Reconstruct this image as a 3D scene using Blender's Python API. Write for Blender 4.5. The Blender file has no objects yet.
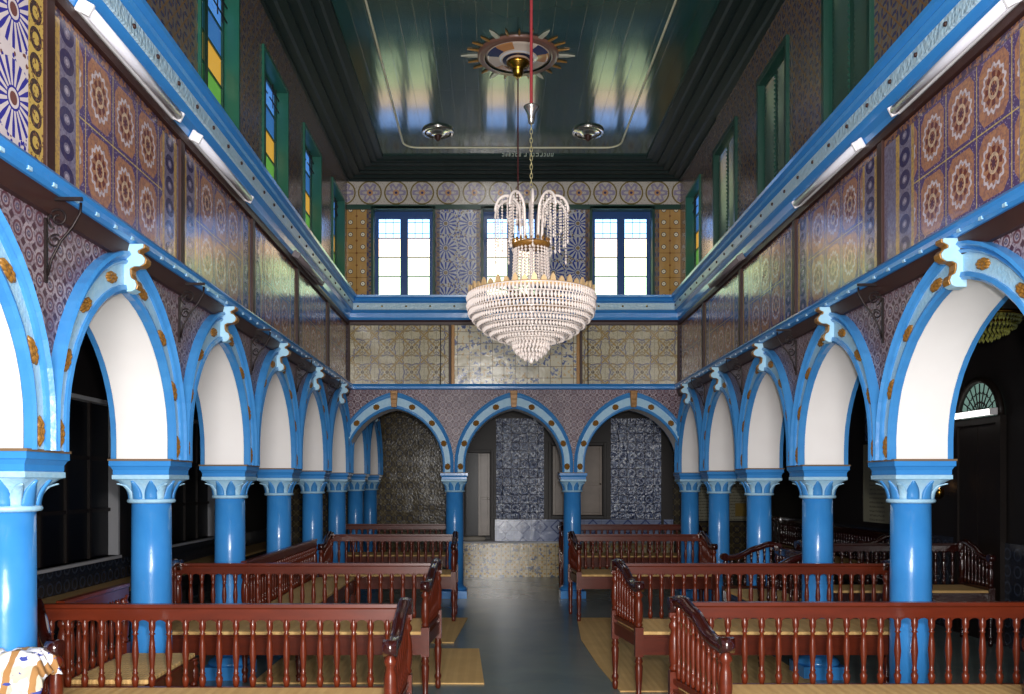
import bpy, bmesh, math, random
from mathutils import Vector, Matrix, noise
random.seed(7)
PI = math.pi
scn = bpy.context.scene
col = scn.collection

# ------------------------------------------------------------------ node graph helper
class S:
    def __init__(s, g, sock): s.g = g; s.k = sock
    def _m(s, op, *a, clamp=False):
        n = s.g.nt.nodes.new('ShaderNodeMath'); n.operation = op; n.use_clamp = clamp
        for i, v in enumerate((s,) + a):
            if isinstance(v, S): s.g.nt.links.new(v.k, n.inputs[i])
            else: n.inputs[i].default_value = v
        return S(s.g, n.outputs[0])
    def __add__(s, o): return s._m('ADD', o)
    __radd__ = __add__
    def __sub__(s, o): return s._m('SUBTRACT', o)
    def __mul__(s, o): return s._m('MULTIPLY', o)
    __rmul__ = __mul__
    def __truediv__(s, o): return s._m('DIVIDE', o)
    def gt(s, o): return s._m('GREATER_THAN', o)
    def lt(s, o): return s._m('LESS_THAN', o)
    def abs(s): return s._m('ABSOLUTE')
    def fract(s): return s._m('FRACT')
    def floor(s): return s._m('FLOOR')
    def cos(s): return s._m('COSINE')
    def sin(s): return s._m('SINE')
    def sqrt(s): return s._m('SQRT')
    def max(s, o): return s._m('MAXIMUM', o)
    def min(s, o): return s._m('MINIMUM', o)

class G:
    def __init__(s, nt):
        s.nt = nt
        s.tc = nt.nodes.new('ShaderNodeTexCoord')
        sp = nt.nodes.new('ShaderNodeSeparateXYZ'); nt.links.new(s.tc.outputs['Object'], sp.inputs[0])
        s.x, s.y, s.z = (S(s, sp.outputs[i]) for i in range(3))
        s.vec = s.tc.outputs['Object']
    def mix(s, a, b, f):
        n = s.nt.nodes.new('ShaderNodeMix'); n.data_type = 'RGBA'
        for i, v in ((6, a), (7, b)):
            if isinstance(v, S): s.nt.links.new(v.k, n.inputs[i])
            else: n.inputs[i].default_value = (*v, 1)
        if isinstance(f, S): s.nt.links.new(f.k, n.inputs[0])
        else: n.inputs[0].default_value = f
        return S(s, n.outputs[2])
    def comb(s, x, y=0.0, z=0.0):
        n = s.nt.nodes.new('ShaderNodeCombineXYZ')
        for i, v in enumerate((x, y, z)):
            if isinstance(v, S): s.nt.links.new(v.k, n.inputs[i])
            else: n.inputs[i].default_value = v
        return n.outputs[0]
    def noise(s, scale, detail=3, vec=None, dist=0.0):
        n = s.nt.nodes.new('ShaderNodeTexNoise'); n.inputs['Scale'].default_value = scale
        n.inputs['Detail'].default_value = detail; n.inputs['Distortion'].default_value = dist
        s.nt.links.new(vec or s.vec, n.inputs['Vector']); return S(s, n.outputs['Fac'])
    def vor(s, scale, vec=None, out='Distance', feat='F1'):
        n = s.nt.nodes.new('ShaderNodeTexVoronoi'); n.feature = feat; n.inputs['Scale'].default_value = scale
        s.nt.links.new(vec or s.vec, n.inputs['Vector']); return S(s, n.outputs[out])
    def polar(s, u, v):
        r = (u*u + v*v).sqrt(); th = u._m('ARCTAN2', v); return r, th
    def cell(s, v, size, off=0.0): return ((v/size) + off).fract() - 0.5
    def wnoise(s, a, b):
        n = s.nt.nodes.new('ShaderNodeTexWhiteNoise'); n.noise_dimensions = '2D'
        s.nt.links.new(s.comb(a, b), n.inputs['Vector']); return S(s, n.outputs['Value'])

def mat(name, c=None, rough=0.4, fn=None, metal=0.0, coat=0.0, bump=None, emit=None, es=1.0, trans=0.0, spec=0.5, alpha=None):
    m = bpy.data.materials.new(name); m.use_nodes = True
    b = m.node_tree.nodes['Principled BSDF']
    b.inputs['Roughness'].default_value = rough; b.inputs['Metallic'].default_value = metal
    b.inputs['Coat Weight'].default_value = coat; b.inputs['Coat Roughness'].default_value = 0.08
    b.inputs['Transmission Weight'].default_value = trans
    b.inputs['Specular IOR Level'].default_value = spec
    if c: b.inputs['Base Color'].default_value = (*c, 1)
    g = None
    if fn or bump: g = G(m.node_tree)
    if fn:
        o = fn(g); m.node_tree.links.new(o.k, b.inputs['Base Color'])
    if bump:
        h, st, d = bump(g)
        n = m.node_tree.nodes.new('ShaderNodeBump'); n.inputs['Strength'].default_value = st; n.inputs['Distance'].default_value = d
        m.node_tree.links.new(h.k, n.inputs['Height']); m.node_tree.links.new(n.outputs[0], b.inputs['Normal'])
        if coat: m.node_tree.links.new(n.outputs[0], b.inputs['Coat Normal'])
    if emit:
        b.inputs['Emission Color'].default_value = (*emit, 1); b.inputs['Emission Strength'].default_value = es
    return m

def sr(*c): return tuple(((v/255)/12.92 if v/255 <= .04045 else ((v/255+.055)/1.055)**2.4) for v in c)

# ---- painted surfaces
def paint_noise(c1, c2, sc=9):
    def f(g): return g.mix(c1, c2, g.noise(sc, 4))
    return f
wavy = lambda sc, st=.15, d=.01: (lambda g: (g.noise(sc, 2), st, d))
M = {}
M['blue'] = mat('blue_gloss_paint', rough=.26, fn=paint_noise(sr(52,134,210), sr(68,150,220)), coat=.3, bump=wavy(14, .12, .01))
M['blue_mid'] = mat('mid_blue_paint', rough=.3, fn=paint_noise(sr(50,126,200), sr(82,156,216)), coat=.2, bump=wavy(25, .2, .01))
M['blue_deep'] = mat('deep_blue_paint', rough=.3, fn=paint_noise(sr(34,98,172), sr(48,120,190)), coat=.2, bump=wavy(25, .2, .01))
M['blue_light'] = mat('light_blue_paint', rough=.4, fn=paint_noise(sr(140,196,230), sr(190,222,240), 30), bump=wavy(60, .35, .01))
M['blue_pale'] = mat('pale_blue_paint', rough=.4, fn=paint_noise(sr(150,205,235), sr(190,225,240), 14))
M['relief'] = mat('silver_blue_relief', rough=.35, fn=paint_noise(sr(150,196,222), sr(214,230,236), 45), bump=lambda g: (g.vor(38), .6, .01))
M['white'] = mat('white_plaster', rough=.75, fn=paint_noise(sr(240,234,232), sr(250,246,244), 4))
M['gold'] = mat('old_gold_paint', rough=.35, fn=paint_noise(sr(188,134,54), sr(92,56,28), 75), metal=.15)
M['brass'] = mat('polished_brass', sr(200,150,60), rough=.22, metal=1)
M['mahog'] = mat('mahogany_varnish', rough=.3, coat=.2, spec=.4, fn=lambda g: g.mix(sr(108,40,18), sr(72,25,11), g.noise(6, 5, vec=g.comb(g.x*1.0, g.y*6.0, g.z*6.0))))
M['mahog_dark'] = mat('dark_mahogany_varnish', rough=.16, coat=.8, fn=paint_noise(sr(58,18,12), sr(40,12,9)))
M['brownboard'] = mat('brown_board', rough=.5, fn=paint_noise(sr(66,34,26), sr(44,22,20)))
M['darkwood'] = mat('dark_stained_wood', rough=.5, fn=paint_noise(sr(36,24,18), sr(22,16,13)))
M['iron'] = mat('black_wrought_iron', sr(38,28,28), rough=.45, metal=.5)
M['straw'] = mat('woven_straw', rough=.8, fn=lambda g: g.mix(g.mix(sr(232,192,126), sr(208,164,100), g.noise(5, 3)), sr(184,136,80), ((g.y*2*PI/.022).sin()*.5+.5)*.35*((g.x*2*PI/.09).sin().gt(-.4))), bump=lambda g: ((g.y*2*PI/.022).sin()+(g.x*2*PI/.05).sin(), .3, .004))
M['greenpaint'] = mat('dark_green_paint', rough=.4, fn=paint_noise(sr(26,72,58), sr(18,54,46)), coat=.2)
M['greenlight'] = mat('green_paint', rough=.4, fn=paint_noise(sr(32,100,80), sr(24,82,66)), coat=.2)
M['frameblue'] = mat('window_blue_paint', rough=.35, fn=paint_noise(sr(34,80,140), sr(24,62,120)), coat=.2)
M['rope'] = mat('red_rope', rough=.8, fn=paint_noise(sr(176,58,62), sr(130,36,44), 60))
M['cord'] = mat('dark_red_cord', sr(92,38,40), rough=.8)
M['porcelain'] = mat('white_tube_enamel', sr(240,236,238), rough=.35)
M['tube_off'] = mat('fluorescent_tube_glass', sr(236,234,244), rough=.2)
M['tube_on'] = mat('lit_fluorescent_tube', sr(236,240,230), rough=.3, emit=(1, 1, .95), es=3.0)
M['grey_tube'] = mat('dusty_grey_enamel', sr(120,110,112), rough=.4)
M['crystal'] = mat('cut_crystal', sr(255,240,232), rough=.15, trans=.12, spec=.8)
M['silver'] = mat('silvered_metal', sr(190,184,176), rough=.2, metal=.9)
M['plasterw'] = mat('aisle_white_plaster', sr(196,196,200), rough=.8)
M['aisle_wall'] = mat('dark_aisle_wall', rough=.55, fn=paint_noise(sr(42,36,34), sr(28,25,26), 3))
M['black'] = mat('dark_glass', sr(10,12,20), rough=.3, spec=.2)

# ---- tile patterns (object space: x along the wall, z up)
def grout(g, c, size, gc=(.05,.04,.04), w=.485):
    a = g.cell(g.x, size).abs().max(g.cell(g.z, size).abs()).gt(w)
    return g.mix(c, gc, a)
def f_spandrel(g):
    s = .088
    u, v = g.cell(g.x, s), g.cell(g.z, s); r, th = g.polar(u, v)
    rnd = g.wnoise((g.x/s).floor(), (g.z/s).floor())
    base = g.mix(sr(196,180,186), sr(150,130,142), rnd)
    c = g.mix(base, sr(110,66,76), ((r-.31).abs()).lt(.06))
    c = g.mix(c, sr(96,92,124), r.lt(.16)); c = g.mix(c, sr(190,170,160), r.lt(.07))
    c = g.mix(c, sr(84,50,60), (u.abs()+v.abs()).gt(.76))
    c = g.mix(c, sr(88,64,74), g.noise(55, 3).gt(.54)*.55)
    return g.mix(c, sr(60,44,56), g.noise(2.2, 3)*.5)
def star(g, x, z, s, blue, cream, brown, n=18, zo=0.0, dens=.36):
    u, v = g.cell(x, s), g.cell(z, s, zo); r, th = g.polar(u, v)
    vv = g.comb(x*(15.0/s), z*(12.0/s), 0)
    d = g.vor(1.0, vec=vv); sp = g.vor(1.0, vec=vv, out='Color')
    rnd = g.wnoise(sp, sp)
    spot = g.mix(blue, brown, rnd.gt(.62))
    c = g.mix(cream, spot, d.lt(dens)*r.gt(.44))
    w = (r-.30).abs()*4.0
    petal = (th*n).cos().gt(w*.9-.1)*r.gt(.13)*r.lt(.44)
    c = g.mix(c, blue, petal)
    c = g.mix(c, blue, (r-.125).abs().lt(.014))
    return g.mix(c, brown, r.lt(.075))
def f_star(W):
    def f(g):
        c = star(g, g.x, g.z, .36, sr(60,56,150), sr(222,206,206), sr(120,76,72), 18, .95)
        e = (g.x.abs() - (W/2 - .12))
        r, t = g.polar(g.cell(g.z, .11), (e-.06)/.11)
        b = g.mix(sr(206,172,92), sr(74,58,56), (r-.34).abs().lt(.1)); b = g.mix(b, sr(120,86,60), g.noise(60, 2).gt(.6))
        return g.mix(c, b, e.gt(0))
    return f
def f_starblue(g):
    return star(g, g.x, g.z, .33, sr(52,70,150), sr(186,186,190), sr(140,120,92), 14, .3, .5)
def f_medal(W, warm=1.0):
    sx, sz = .30, .36
    def f(g):
        u, v = g.cell(g.x, sx, .5), g.cell(g.z, sz)
        r, th = g.polar(u*.95, v)
        og = g.mix(sr(196,142,100), sr(156,106,96), g.noise(26, 2))
        pu = g.mix(sr(92,74,118), sr(160,140,160), g.vor(70).lt(.3))
        c = g.mix(og, pu, (u.abs()+v.abs()).gt(.72))
        c = g.mix(c, sr(216,200,204), (r - .30 - (th*14).cos()*.022).abs().lt(.028))
        c = g.mix(c, sr(116,62,54), (r.lt(.23))*((th*4).cos().abs().gt(.6)))
        c = g.mix(c, sr(212,180,150), (r-.12).abs().lt(.025)); c = g.mix(c, sr(96,60,70), r.lt(.05))
        lat = (u.abs().gt(.42)).max(v.abs().gt(.44))
        c = g.mix(c, pu, lat)
        c = g.mix(c, sr(206,178,112), (u.abs().gt(.487)).max(v.abs().gt(.49)))
        e = g.x.abs() - (W/2 - .26)
        vb = g.cell(g.z, .13); rr, tt = g.polar(vb, (e - .12)/.16)
        b = g.mix(g.mix(sr(150,142,160), sr(96,86,120), g.noise(50, 2)), sr(62,56,92), (rr-.30).abs().lt(.12)); b = g.mix(b, sr(176,164,180), rr.lt(.10))
        b = g.mix(b, sr(196,158,92), ((e-.02).abs().lt(.016)).max((e-.21).abs().lt(.024)))
        c = g.mix(c, b, e.gt(0))
        t = g.z.abs() - .352
        c = g.mix(c, g.mix(sr(150,104,76), sr(78,64,84), g.noise(45, 2).gt(.5)), t.gt(0))
        return g.mix(c, sr(90,72,92), g.noise(60, 2).gt(.52)*.35)
    return f
def f_geo(g):
    s = .33
    u, v = g.cell(g.x, s), g.cell(g.z, s, .2)
    d = (u.abs()-v.abs()).abs(); r, th = g.polar(u, v)
    c = g.mix(sr(206,196,166), sr(180,168,136), g.noise(14, 2))
    orn = g.mix(sr(116,112,126), sr(150,128,84), g.noise(9, 2).gt(.5))
    c = g.mix(c, orn, ((r-.36+(th*4).cos()*.07).abs().lt(.035)))
    c = g.mix(c, orn, (((th*8).cos()*.05+r-.2).abs().lt(.03)))
    c = g.mix(c, sr(166,136,76), d.lt(.045)*r.gt(.10))
    c = g.mix(c, sr(96,80,60), r.lt(.07))
    r2, t2 = g.polar(g.cell(g.x, s, .5), g.cell(g.z, s, .7))
    c = g.mix(c, orn, ((r2-.17+(t2*4).cos()*.05).abs().lt(.03)))
    c = g.mix(c, sr(120,112,110), g.noise(60, 2).gt(.56)*.4)
    return grout(g, c, s/2, sr(150,138,112), .48)
def f_framed(g):
    s = .155
    rnd = g.wnoise((g.x/s).floor(), (g.z/s).floor())
    n = g.noise(22, 3)
    c = g.mix(sr(218,208,182), sr(120,128,160), (n.gt(.56))*(rnd.gt(.35)))
    c = g.mix(c, sr(60,76,130), n.gt(.62)*(rnd.gt(.72)))
    c = g.mix(c, sr(210,180,130), n.lt(.38))
    u, v = g.cell(g.x, s), g.cell(g.z, s)
    c = g.mix(c, sr(130,110,84), u.abs().max(v.abs()).gt(.475))
    return c
def f_frieze(g):
    s = .35
    u, v = g.cell(g.x, s), g.z/s; r, th = g.polar(u, v)
    c = g.mix(sr(196,188,178), sr(150,132,120), g.vor(50).lt(.25))
    c = g.mix(c, g.mix(sr(128,120,158), sr(172,160,176), g.noise(50, 2)), (r.lt(.38))*((th*6).cos()*.12+r-.26).abs().lt(.09)*(r.gt(.1)))
    c = g.mix(c, sr(196,150,110), r.lt(.12)); c = g.mix(c, sr(60,60,110), r.lt(.05))
    c = g.mix(c, sr(122,104,58), (r-.43).abs().lt(.028))
    return c
def f_orange(g):
    sx, sz = .165, .165
    u, v = g.cell(g.x, sx), g.cell(g.z, sz); r, th = g.polar(u, v)
    c = g.mix(sr(198,156,94), sr(176,134,76), g.noise(14, 2))
    c = g.mix(c, sr(60,58,64), r.lt(.2)); c = g.mix(c, sr(232,222,196), r.lt(.15)); c = g.mix(c, sr(90,80,60), r.lt(.04))
    r2, t2 = g.polar(g.cell(g.x, sx, .5), g.cell(g.z, sz, .5))
    c = g.mix(c, sr(140,84,48), r2.lt(.09))
    return grout(g, c, sx*2, sr(120,82,46), .49)
def f_rearblue(g):
    s = .145
    n = g.noise(16, 4, dist=.6)
    u, v = g.cell(g.x, s), g.cell(g.z, s); r, th = g.polar(u, v)
    c = g.mix(sr(52,66,104), sr(28,36,66), n.gt(.5))
    c = g.mix(c, sr(120,134,166), (n.gt(.58)))
    c = g.mix(c, sr(206,212,226), (g.noise(24, 3).gt(.60)))  # white patches imitate glints on the glaze, put into the colour
    c = g.mix(c, sr(130,144,176), (r-.36).abs().lt(.04))
    return grout(g, c, s, sr(26,28,40), .48)
def f_wains(g):
    s = .29
    u, v = g.cell(g.x, s), g.cell(g.z, s, .3)
    d = u.abs()+v.abs()
    c = g.mix(sr(118,132,170), sr(160,170,198), g.noise(20, 3))
    c = g.mix(c, sr(60,76,130), (d-.4).abs().lt(.05)); c = g.mix(c, sr(60,72,120), (d.lt(.14)))
    return grout(g, c, s/2, sr(90,96,120), .485)
def f_step(g):
    s = .15
    u, v = g.cell(g.x, s), g.cell(g.z, s); r, th = g.polar(u, v)
    n = g.noise(18, 3)
    c = g.mix(sr(208,194,160), sr(180,160,122), n)
    c = g.mix(c, sr(176,138,62), ((th*4).cos().gt(.3))*((r-.28).abs().lt(.12)))
    c = g.mix(c, sr(96,104,122), n.gt(.6))
    return grout(g, c, s, sr(110,100,80), .48)
def f_olive(g):
    s = .2
    u, v = g.cell(g.x, s), g.cell(g.z, s)
    c = g.mix(sr(98,84,54), sr(70,60,44), g.noise(9, 3))
    c = g.mix(c, sr(120,106,72), ((u.abs()-v.abs()).abs().lt(.07)))
    c = g.mix(c, sr(54,52,60), ((u*u+v*v).sqrt()-.3).abs().lt(.05))
    return c
def f_upper(g):
    s = .13
    u, v = g.cell(g.x, s), g.cell(g.z, s); r, th = g.polar(u, v)
    c = g.mix(sr(134,120,106), sr(94,84,84), g.noise(12, 3))
    c = g.mix(c, sr(70,68,98), (r-.33).abs().lt(.08)); c = g.mix(c, sr(130,96,60), ((u.abs()-v.abs()).abs().lt(.06)))
    return c
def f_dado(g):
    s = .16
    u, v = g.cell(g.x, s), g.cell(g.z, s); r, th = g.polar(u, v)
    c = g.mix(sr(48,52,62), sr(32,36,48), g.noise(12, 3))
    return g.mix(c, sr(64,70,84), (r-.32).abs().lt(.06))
tb = lambda g: (g.noise(9, 2) + g.noise(60, 1)*.15, .25, .01)
def tb2(g):
    s = .145
    rnd = g.wnoise((g.x/s).floor(), (g.z/s).floor())
    return (g.noise(26, 2)+rnd*g.cell(g.x, s)*1.5 + rnd*g.cell(g.z, s)*1.2, .8, .02)
tile = lambda n, f, r=.16, b=tb: mat(n, rough=r, fn=f, bump=b, spec=.6)
M['spandrel'] = tile('small_rosette_tile', f_spandrel, .36)
M['spandrel'].node_tree.nodes['Principled BSDF'].inputs['Specular IOR Level'].default_value = .35
M['starblue'] = tile('blue_star_tile', f_starblue)
M['geo'] = tile('cream_geometric_tile', f_geo)
M['framed'] = tile('cream_blue_tile', f_framed)
M['frieze'] = tile('round_medallion_tile', f_frieze)
M['orange'] = tile('orange_dot_tile', f_orange)
M['rearblue'] = tile('dark_blue_tile', f_rearblue, .2, tb2)
M['wains'] = tile('pale_blue_tile', f_wains)
M['step'] = tile('yellow_cream_tile', f_step)
M['olive'] = tile('olive_brown_tile', f_olive, .22, lambda g: (tb2(g)[0], .3, .012))
M['upper'] = tile('grey_brown_tile', f_upper, .2)
M['dado'] = tile('dull_blue_dado_tile', f_dado, .2)
M['ceil'] = mat('dark_green_gloss_boards', rough=.15, coat=.12, spec=.6,
    fn=lambda g: g.mix(g.mix(sr(30,62,60), sr(40,76,70), g.noise(2, 3)), sr(10,20,22), (g.cell(g.x, .14).abs().gt(.485)).max(g.cell(g.y, 1.9, .1).abs().gt(.4965))),
    bump=lambda g: (g.noise(2, 1, vec=g.comb(g.x*7, g.y*.7, 0)) + g.cell(g.x, .14).abs().gt(.48)*-.3, .13, .010))
M['cove'] = mat('very_dark_green_moulding', rough=.5, spec=.3, fn=paint_noise(sr(24,40,38), sr(14,26,28)))
M['floor'] = mat('polished_grey_green_stone', rough=.26, coat=.05, spec=.35,
    fn=lambda g: g.mix(g.mix(sr(128,140,134), sr(92,106,106), g.noise(1.7, 6, dist=.6)), sr(122,128,116), g.noise(7, 6).gt(.6)*.35),
    bump=lambda g: (g.noise(6, 4), .08, .01))

# ------------------------------------------------------------------ mesh helpers
class MB:
    def __init__(s): s.bm = bmesh.new()
    def quad(s, a, b, c, d, mi=0):
        f = s.bm.faces.new([s.bm.verts.new(p) for p in (a, b, c, d)]); f.material_index = mi; return f
    def box(s, x0, x1, y0, y1, z0, z1, mi=0, xf=None):
        v = [Vector(p) for p in ((x0,y0,z0),(x1,y0,z0),(x1,y1,z0),(x0,y1,z0),(x0,y0,z1),(x1,y0,z1),(x1,y1,z1),(x0,y1,z1))]
        if xf: v = [xf @ p for p in v]
        v = [s.bm.verts.new(p) for p in v]
        for f in ((0,3,2,1),(4,5,6,7),(0,1,5,4),(1,2,6,5),(2,3,7,6),(3,0,4,7)):
            s.bm.faces.new([v[i] for i in f]).material_index = mi
    def lathe(s, prof, n=16, c=(0,0,0), xf=None, smooth=True, cap=True):
        rings = []
        for r, z in prof:
            ring = []
            for i in range(n):
                a = 2*PI*i/n; p = Vector((c[0]+r*math.cos(a), c[1]+r*math.sin(a), c[2]+z))
                ring.append(s.bm.verts.new(xf @ p if xf else p))
            rings.append(ring)
        for a, b in zip(rings, rings[1:]):
            for i in range(n):
                f = s.bm.faces.new((a[i], a[(i+1)%n], b[(i+1)%n], b[i])); f.smooth = smooth
        if cap: s.bm.faces.new(rings[0][::-1]); s.bm.faces.new(rings[-1])
    def tube(s, pts, r, n=8, closed=False):
        pts = [Vector(p) for p in pts]; rr = r if isinstance(r, (list, tuple)) else [r]*len(pts)
        rings = []; N = len(pts); up = None
        for i, p in enumerate(pts):
            a = pts[(i-1) % N] if (closed or i) else p; b = pts[(i+1) % N] if (closed or i < N-1) else p
            t = (b-a).normalized()
            if up is None: up = t.orthogonal().normalized()
            up = (up - t*up.dot(t)); up = up.normalized() if up.length > 1e-6 else t.orthogonal().normalized()
            w = t.cross(up)
            rings.append([s.bm.verts.new(p + (up*math.cos(2*PI*k/n) + w*math.sin(2*PI*k/n))*rr[i]) for k in range(n)])
        prs = list(zip(rings, rings[1:])) + ([(rings[-1], rings[0])] if closed else [])
        for a, b in prs:
            for k in range(n):
                f = s.bm.faces.new((a[k], a[(k+1)%n], b[(k+1)%n], b[k])); f.smooth = True
        if not closed: s.bm.faces.new(rings[0][::-1]); s.bm.faces.new(rings[-1])
    def prism(s, poly, h0, h1, f3):            # poly 2D, f3(u, v, h) -> 3D
        a = [s.bm.verts.new(f3(u, v, h0)) for u, v in poly]; b = [s.bm.verts.new(f3(u, v, h1)) for u, v in poly]
        n = len(poly); s.bm.faces.new(a[::-1]); s.bm.faces.new(b)
        for i in range(n): s.bm.faces.new((a[i], a[(i+1)%n], b[(i+1)%n], b[i]))
    def build(s, name, m, parent=None, M4=None, bevel=0, label=None):
        bmesh.ops.recalc_face_normals(s.bm, faces=s.bm.faces[:])
        me = bpy.data.meshes.new(name); s.bm.to_mesh(me); s.bm.free()
        for q in (m if isinstance(m, (list, tuple)) else [m]): me.materials.append(q)
        o = bpy.data.objects.new(name, me); col.objects.link(o)
        if M4 is not None: o.matrix_world = M4
        if parent: o.parent = parent
        if bevel:
            b = o.modifiers.new('bevel', 'BEVEL'); b.width = bevel; b.segments = 2; b.limit_method = 'ANGLE'
        if label: o['label'] = label
        return o
def empty(name, M4=None, parent=None):
    o = bpy.data.objects.new(name, None); o.empty_display_size = .1; col.objects.link(o)
    if M4 is not None: o.matrix_world = M4
    if parent: o.parent = parent
    return o
def tag(o, label=None, cat=None, group=None, kind=None):
    if label: o['label'] = label
    if cat: o['category'] = cat
    if group: o['group'] = group
    if kind: o['kind'] = kind
    return o
def struct(o): o['kind'] = 'structure'; return o
def kids(o): return [c for c in bpy.data.objects if c.parent == o]
def copy_tree(o, M4=None, parent=None):
    c = o.copy(); col.objects.link(c)
    if parent: c.parent = parent
    if M4 is not None: c.matrix_world = M4
    for ch in kids(o): copy_tree(ch, None, c)
    return c
T = Matrix.Translation
def RZ(a): return Matrix.Rotation(math.radians(a), 4, 'Z')

# ------------------------------------------------------------------ layout
XL, XR, YR = -2.107, 2.69, 11.84
TH = .165
LY = [3.78 + 1.612*k for k in range(-1, 8)]
LYW = LY[:6] + [YR-.06]
RY = [1.95, 3.54] + [5.41 + 1.608*k for k in range(0, 5)]
RYW = RY[:6] + [YR-.06]
BX = [XL, XL+1.599, XL+3.198, XR]
Z0, ZS, ZC, ZCT, ZW = 1.69, 2.80, 3.72, 4.05, 5.60
ML = T((XL, 0, 0)) @ RZ(90)      # local x -> +Y, local -y -> +X (to the nave)
MR = T((XR, YR, 0)) @ RZ(-90.8) @ T((YR, 0, 0))     # local x -> -Y, local -y -> -X
MB_ = T((0, YR, 0))              # rear, local x -> X, local -y -> -Y
def yl(y): return y
def yr(y): return -y

# arches
def curve(a, b, stilt, n=22):
    pts = [(a, 0.0)]
    for i in range(n+1):
        p = PI*i/n
        pts.append((a*math.cos(p), stilt + b*(.86*math.sin(p) + .14*(1-abs(math.cos(p))))))
    pts.append((-a, 0.0)); return pts
def arch_curves(bay):
    big = bay > 1.8
    return curve(bay/2-.15, .785 if big else .74, .12), curve(bay/2-.006, .98 if big else .96, .12)
def lerp(a, b, t): return (a[0]+(b[0]-a[0])*t, a[1]+(b[1]-a[1])*t)

def make_arch(bay, gold_corbel=True, rear=False):
    root = empty('arch')
    ci, co = arch_curves(bay); n = len(ci)
    def band(name, m, prof, side=-1):
        mb = MB(); bm = mb.bm; rows = []
        for k in range(n):
            rows.append([bm.verts.new((lerp(ci[k], co[k], w)[0], side*(TH+d), Z0+lerp(ci[k], co[k], w)[1])) for w, d in prof])
        for a, b in zip(rows, rows[1:]):
            for j in range(len(prof)-1):
                f = bm.faces.new((a[j], a[j+1], b[j+1], b[j])); f.smooth = False
        return mb.build(name, m, root)
    band('archivolt', M['blue_light'], [(.18, 0), (.18, .022), (.74, .022), (.74, 0)])
    band('outer_moulding', M['blue_mid'], [(.70, 0), (.70, .03), (.77, .036), (.80, .028), (.84, .030), (.92, .038), (1.0, .03), (1.0, 0)] if rear else [(.70, 0), (.70, .036), (.77, .046), (.80, .034), (.84, .040), (.92, .06), (1.0, .05), (1.0, 0)])
    band('inner_moulding', M['blue_mid'], [(0, -.012), (0, .02), (.08, .03), (.2, .026), (.2, 0)] if rear else [(0, -.012), (0, .028), (.08, .040), (.2, .034), (.2, 0)])
    band('aisle_moulding', M['blue_mid'], [(0, -.012), (0, .022), (.45, .022), (.45, 0)], 1)
    mb = MB(); bm = mb.bm
    rows = [[bm.verts.new((p[0], y, Z0+p[1])) for y in (-TH+.010, TH-.010)] for p in ci]
    for a, b in zip(rows, rows[1:]):
        for j, mi in ((0, 0),):
            f = bm.faces.new((a[j], a[j+1], b[j+1], b[j])); f.material_index = mi; f.smooth = True
    mb.build('soffit', M['white'], root)
    # gilded flowers on the band
    for t in ((.03, .16, .29, .42) if not rear else (.04, .15, .27, .40)):
        for sgn in (1, -1):
            k = t*(n-1); i = int(k); f = k-i
            a = lerp(ci[i], ci[i+1], f); b = lerp(co[i], co[i+1], f)
            if t < .05: a = (ci[1][0], .08); b = (co[1][0], .08)
            c = lerp(a, b, .44); d = (b[0]-a[0], b[1]-a[1])
            ang = math.atan2(d[1], d[0])
            mb = MB()
            for k2 in range(9):
                r = .0 if k2 == 8 else .023; aa = k2*PI/4
                mx = T((0, 0, 0)) @ Matrix.Translation((sgn*c[0], -TH-.02, Z0+c[1])) @ Matrix.Rotation(-sgn*(ang) if sgn > 0 else ang, 4, 'Y') @ Matrix.Diagonal((1.0 if rear else .8, 1, 1.15 if rear else 1.7, 1))
                q = mx @ T((r*math.cos(aa), 0, r*math.sin(aa))) @ Matrix.Rotation(PI/2, 4, 'X')
                mb.lathe([(.017, 0), (.016, .007), (.009, .014), (.001, .018)], 8, xf=q)
            mb.build('medallion', M['gold'], root)
    # keystone corbel under the ledge
    if rear:
        mb = MB(); mb.prism([(-.035, 2.56), (.035, 2.56), (.05, 2.78), (-.05, 2.78)], -TH-.075, -TH, lambda u, v, h: Vector((u, h, v)))
        for zz in (2.60, 2.66, 2.73): mb.box(-.04, .04, -TH-.085, -TH-.07, zz, zz+.014)
        mb.build('keystone', M['gold'], root, bevel=.004)
    else:
        prof = [(0, 2.55)] + [(.055+.03*math.cos(a), 2.585+.035*math.sin(a)) for a in (-1.57, -.8, 0, .8, 1.5)] + [(.05, 2.64), (.048, 2.67)] + [(.085+.045*math.cos(a), 2.715+.035*math.sin(a)) for a in (-1.9, -1.2, -.5, .2, .9, 1.4)] + [(.09, 2.765), (.12, 2.78), (.12, 2.80), (0, 2.80)]
        for nm, w, m, dd in (('corbel', .04, M['blue_pale'], 0), ('corbel_front', .032, M['gold'], .008)):
            mb = MB()
            pr = [(d + (dd if d > 0 else 0), z) for d, z in prof] if not dd else [(d+dd, z) for d, z in prof[2:-1]] + [(.04, 2.79), (.03, 2.62)]
            mb.prism(pr, -w, w, lambda u, v, h: Vector((h, -TH-u, v)))
            mb.build(nm, m, root, bevel=.004)
    return root

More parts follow.
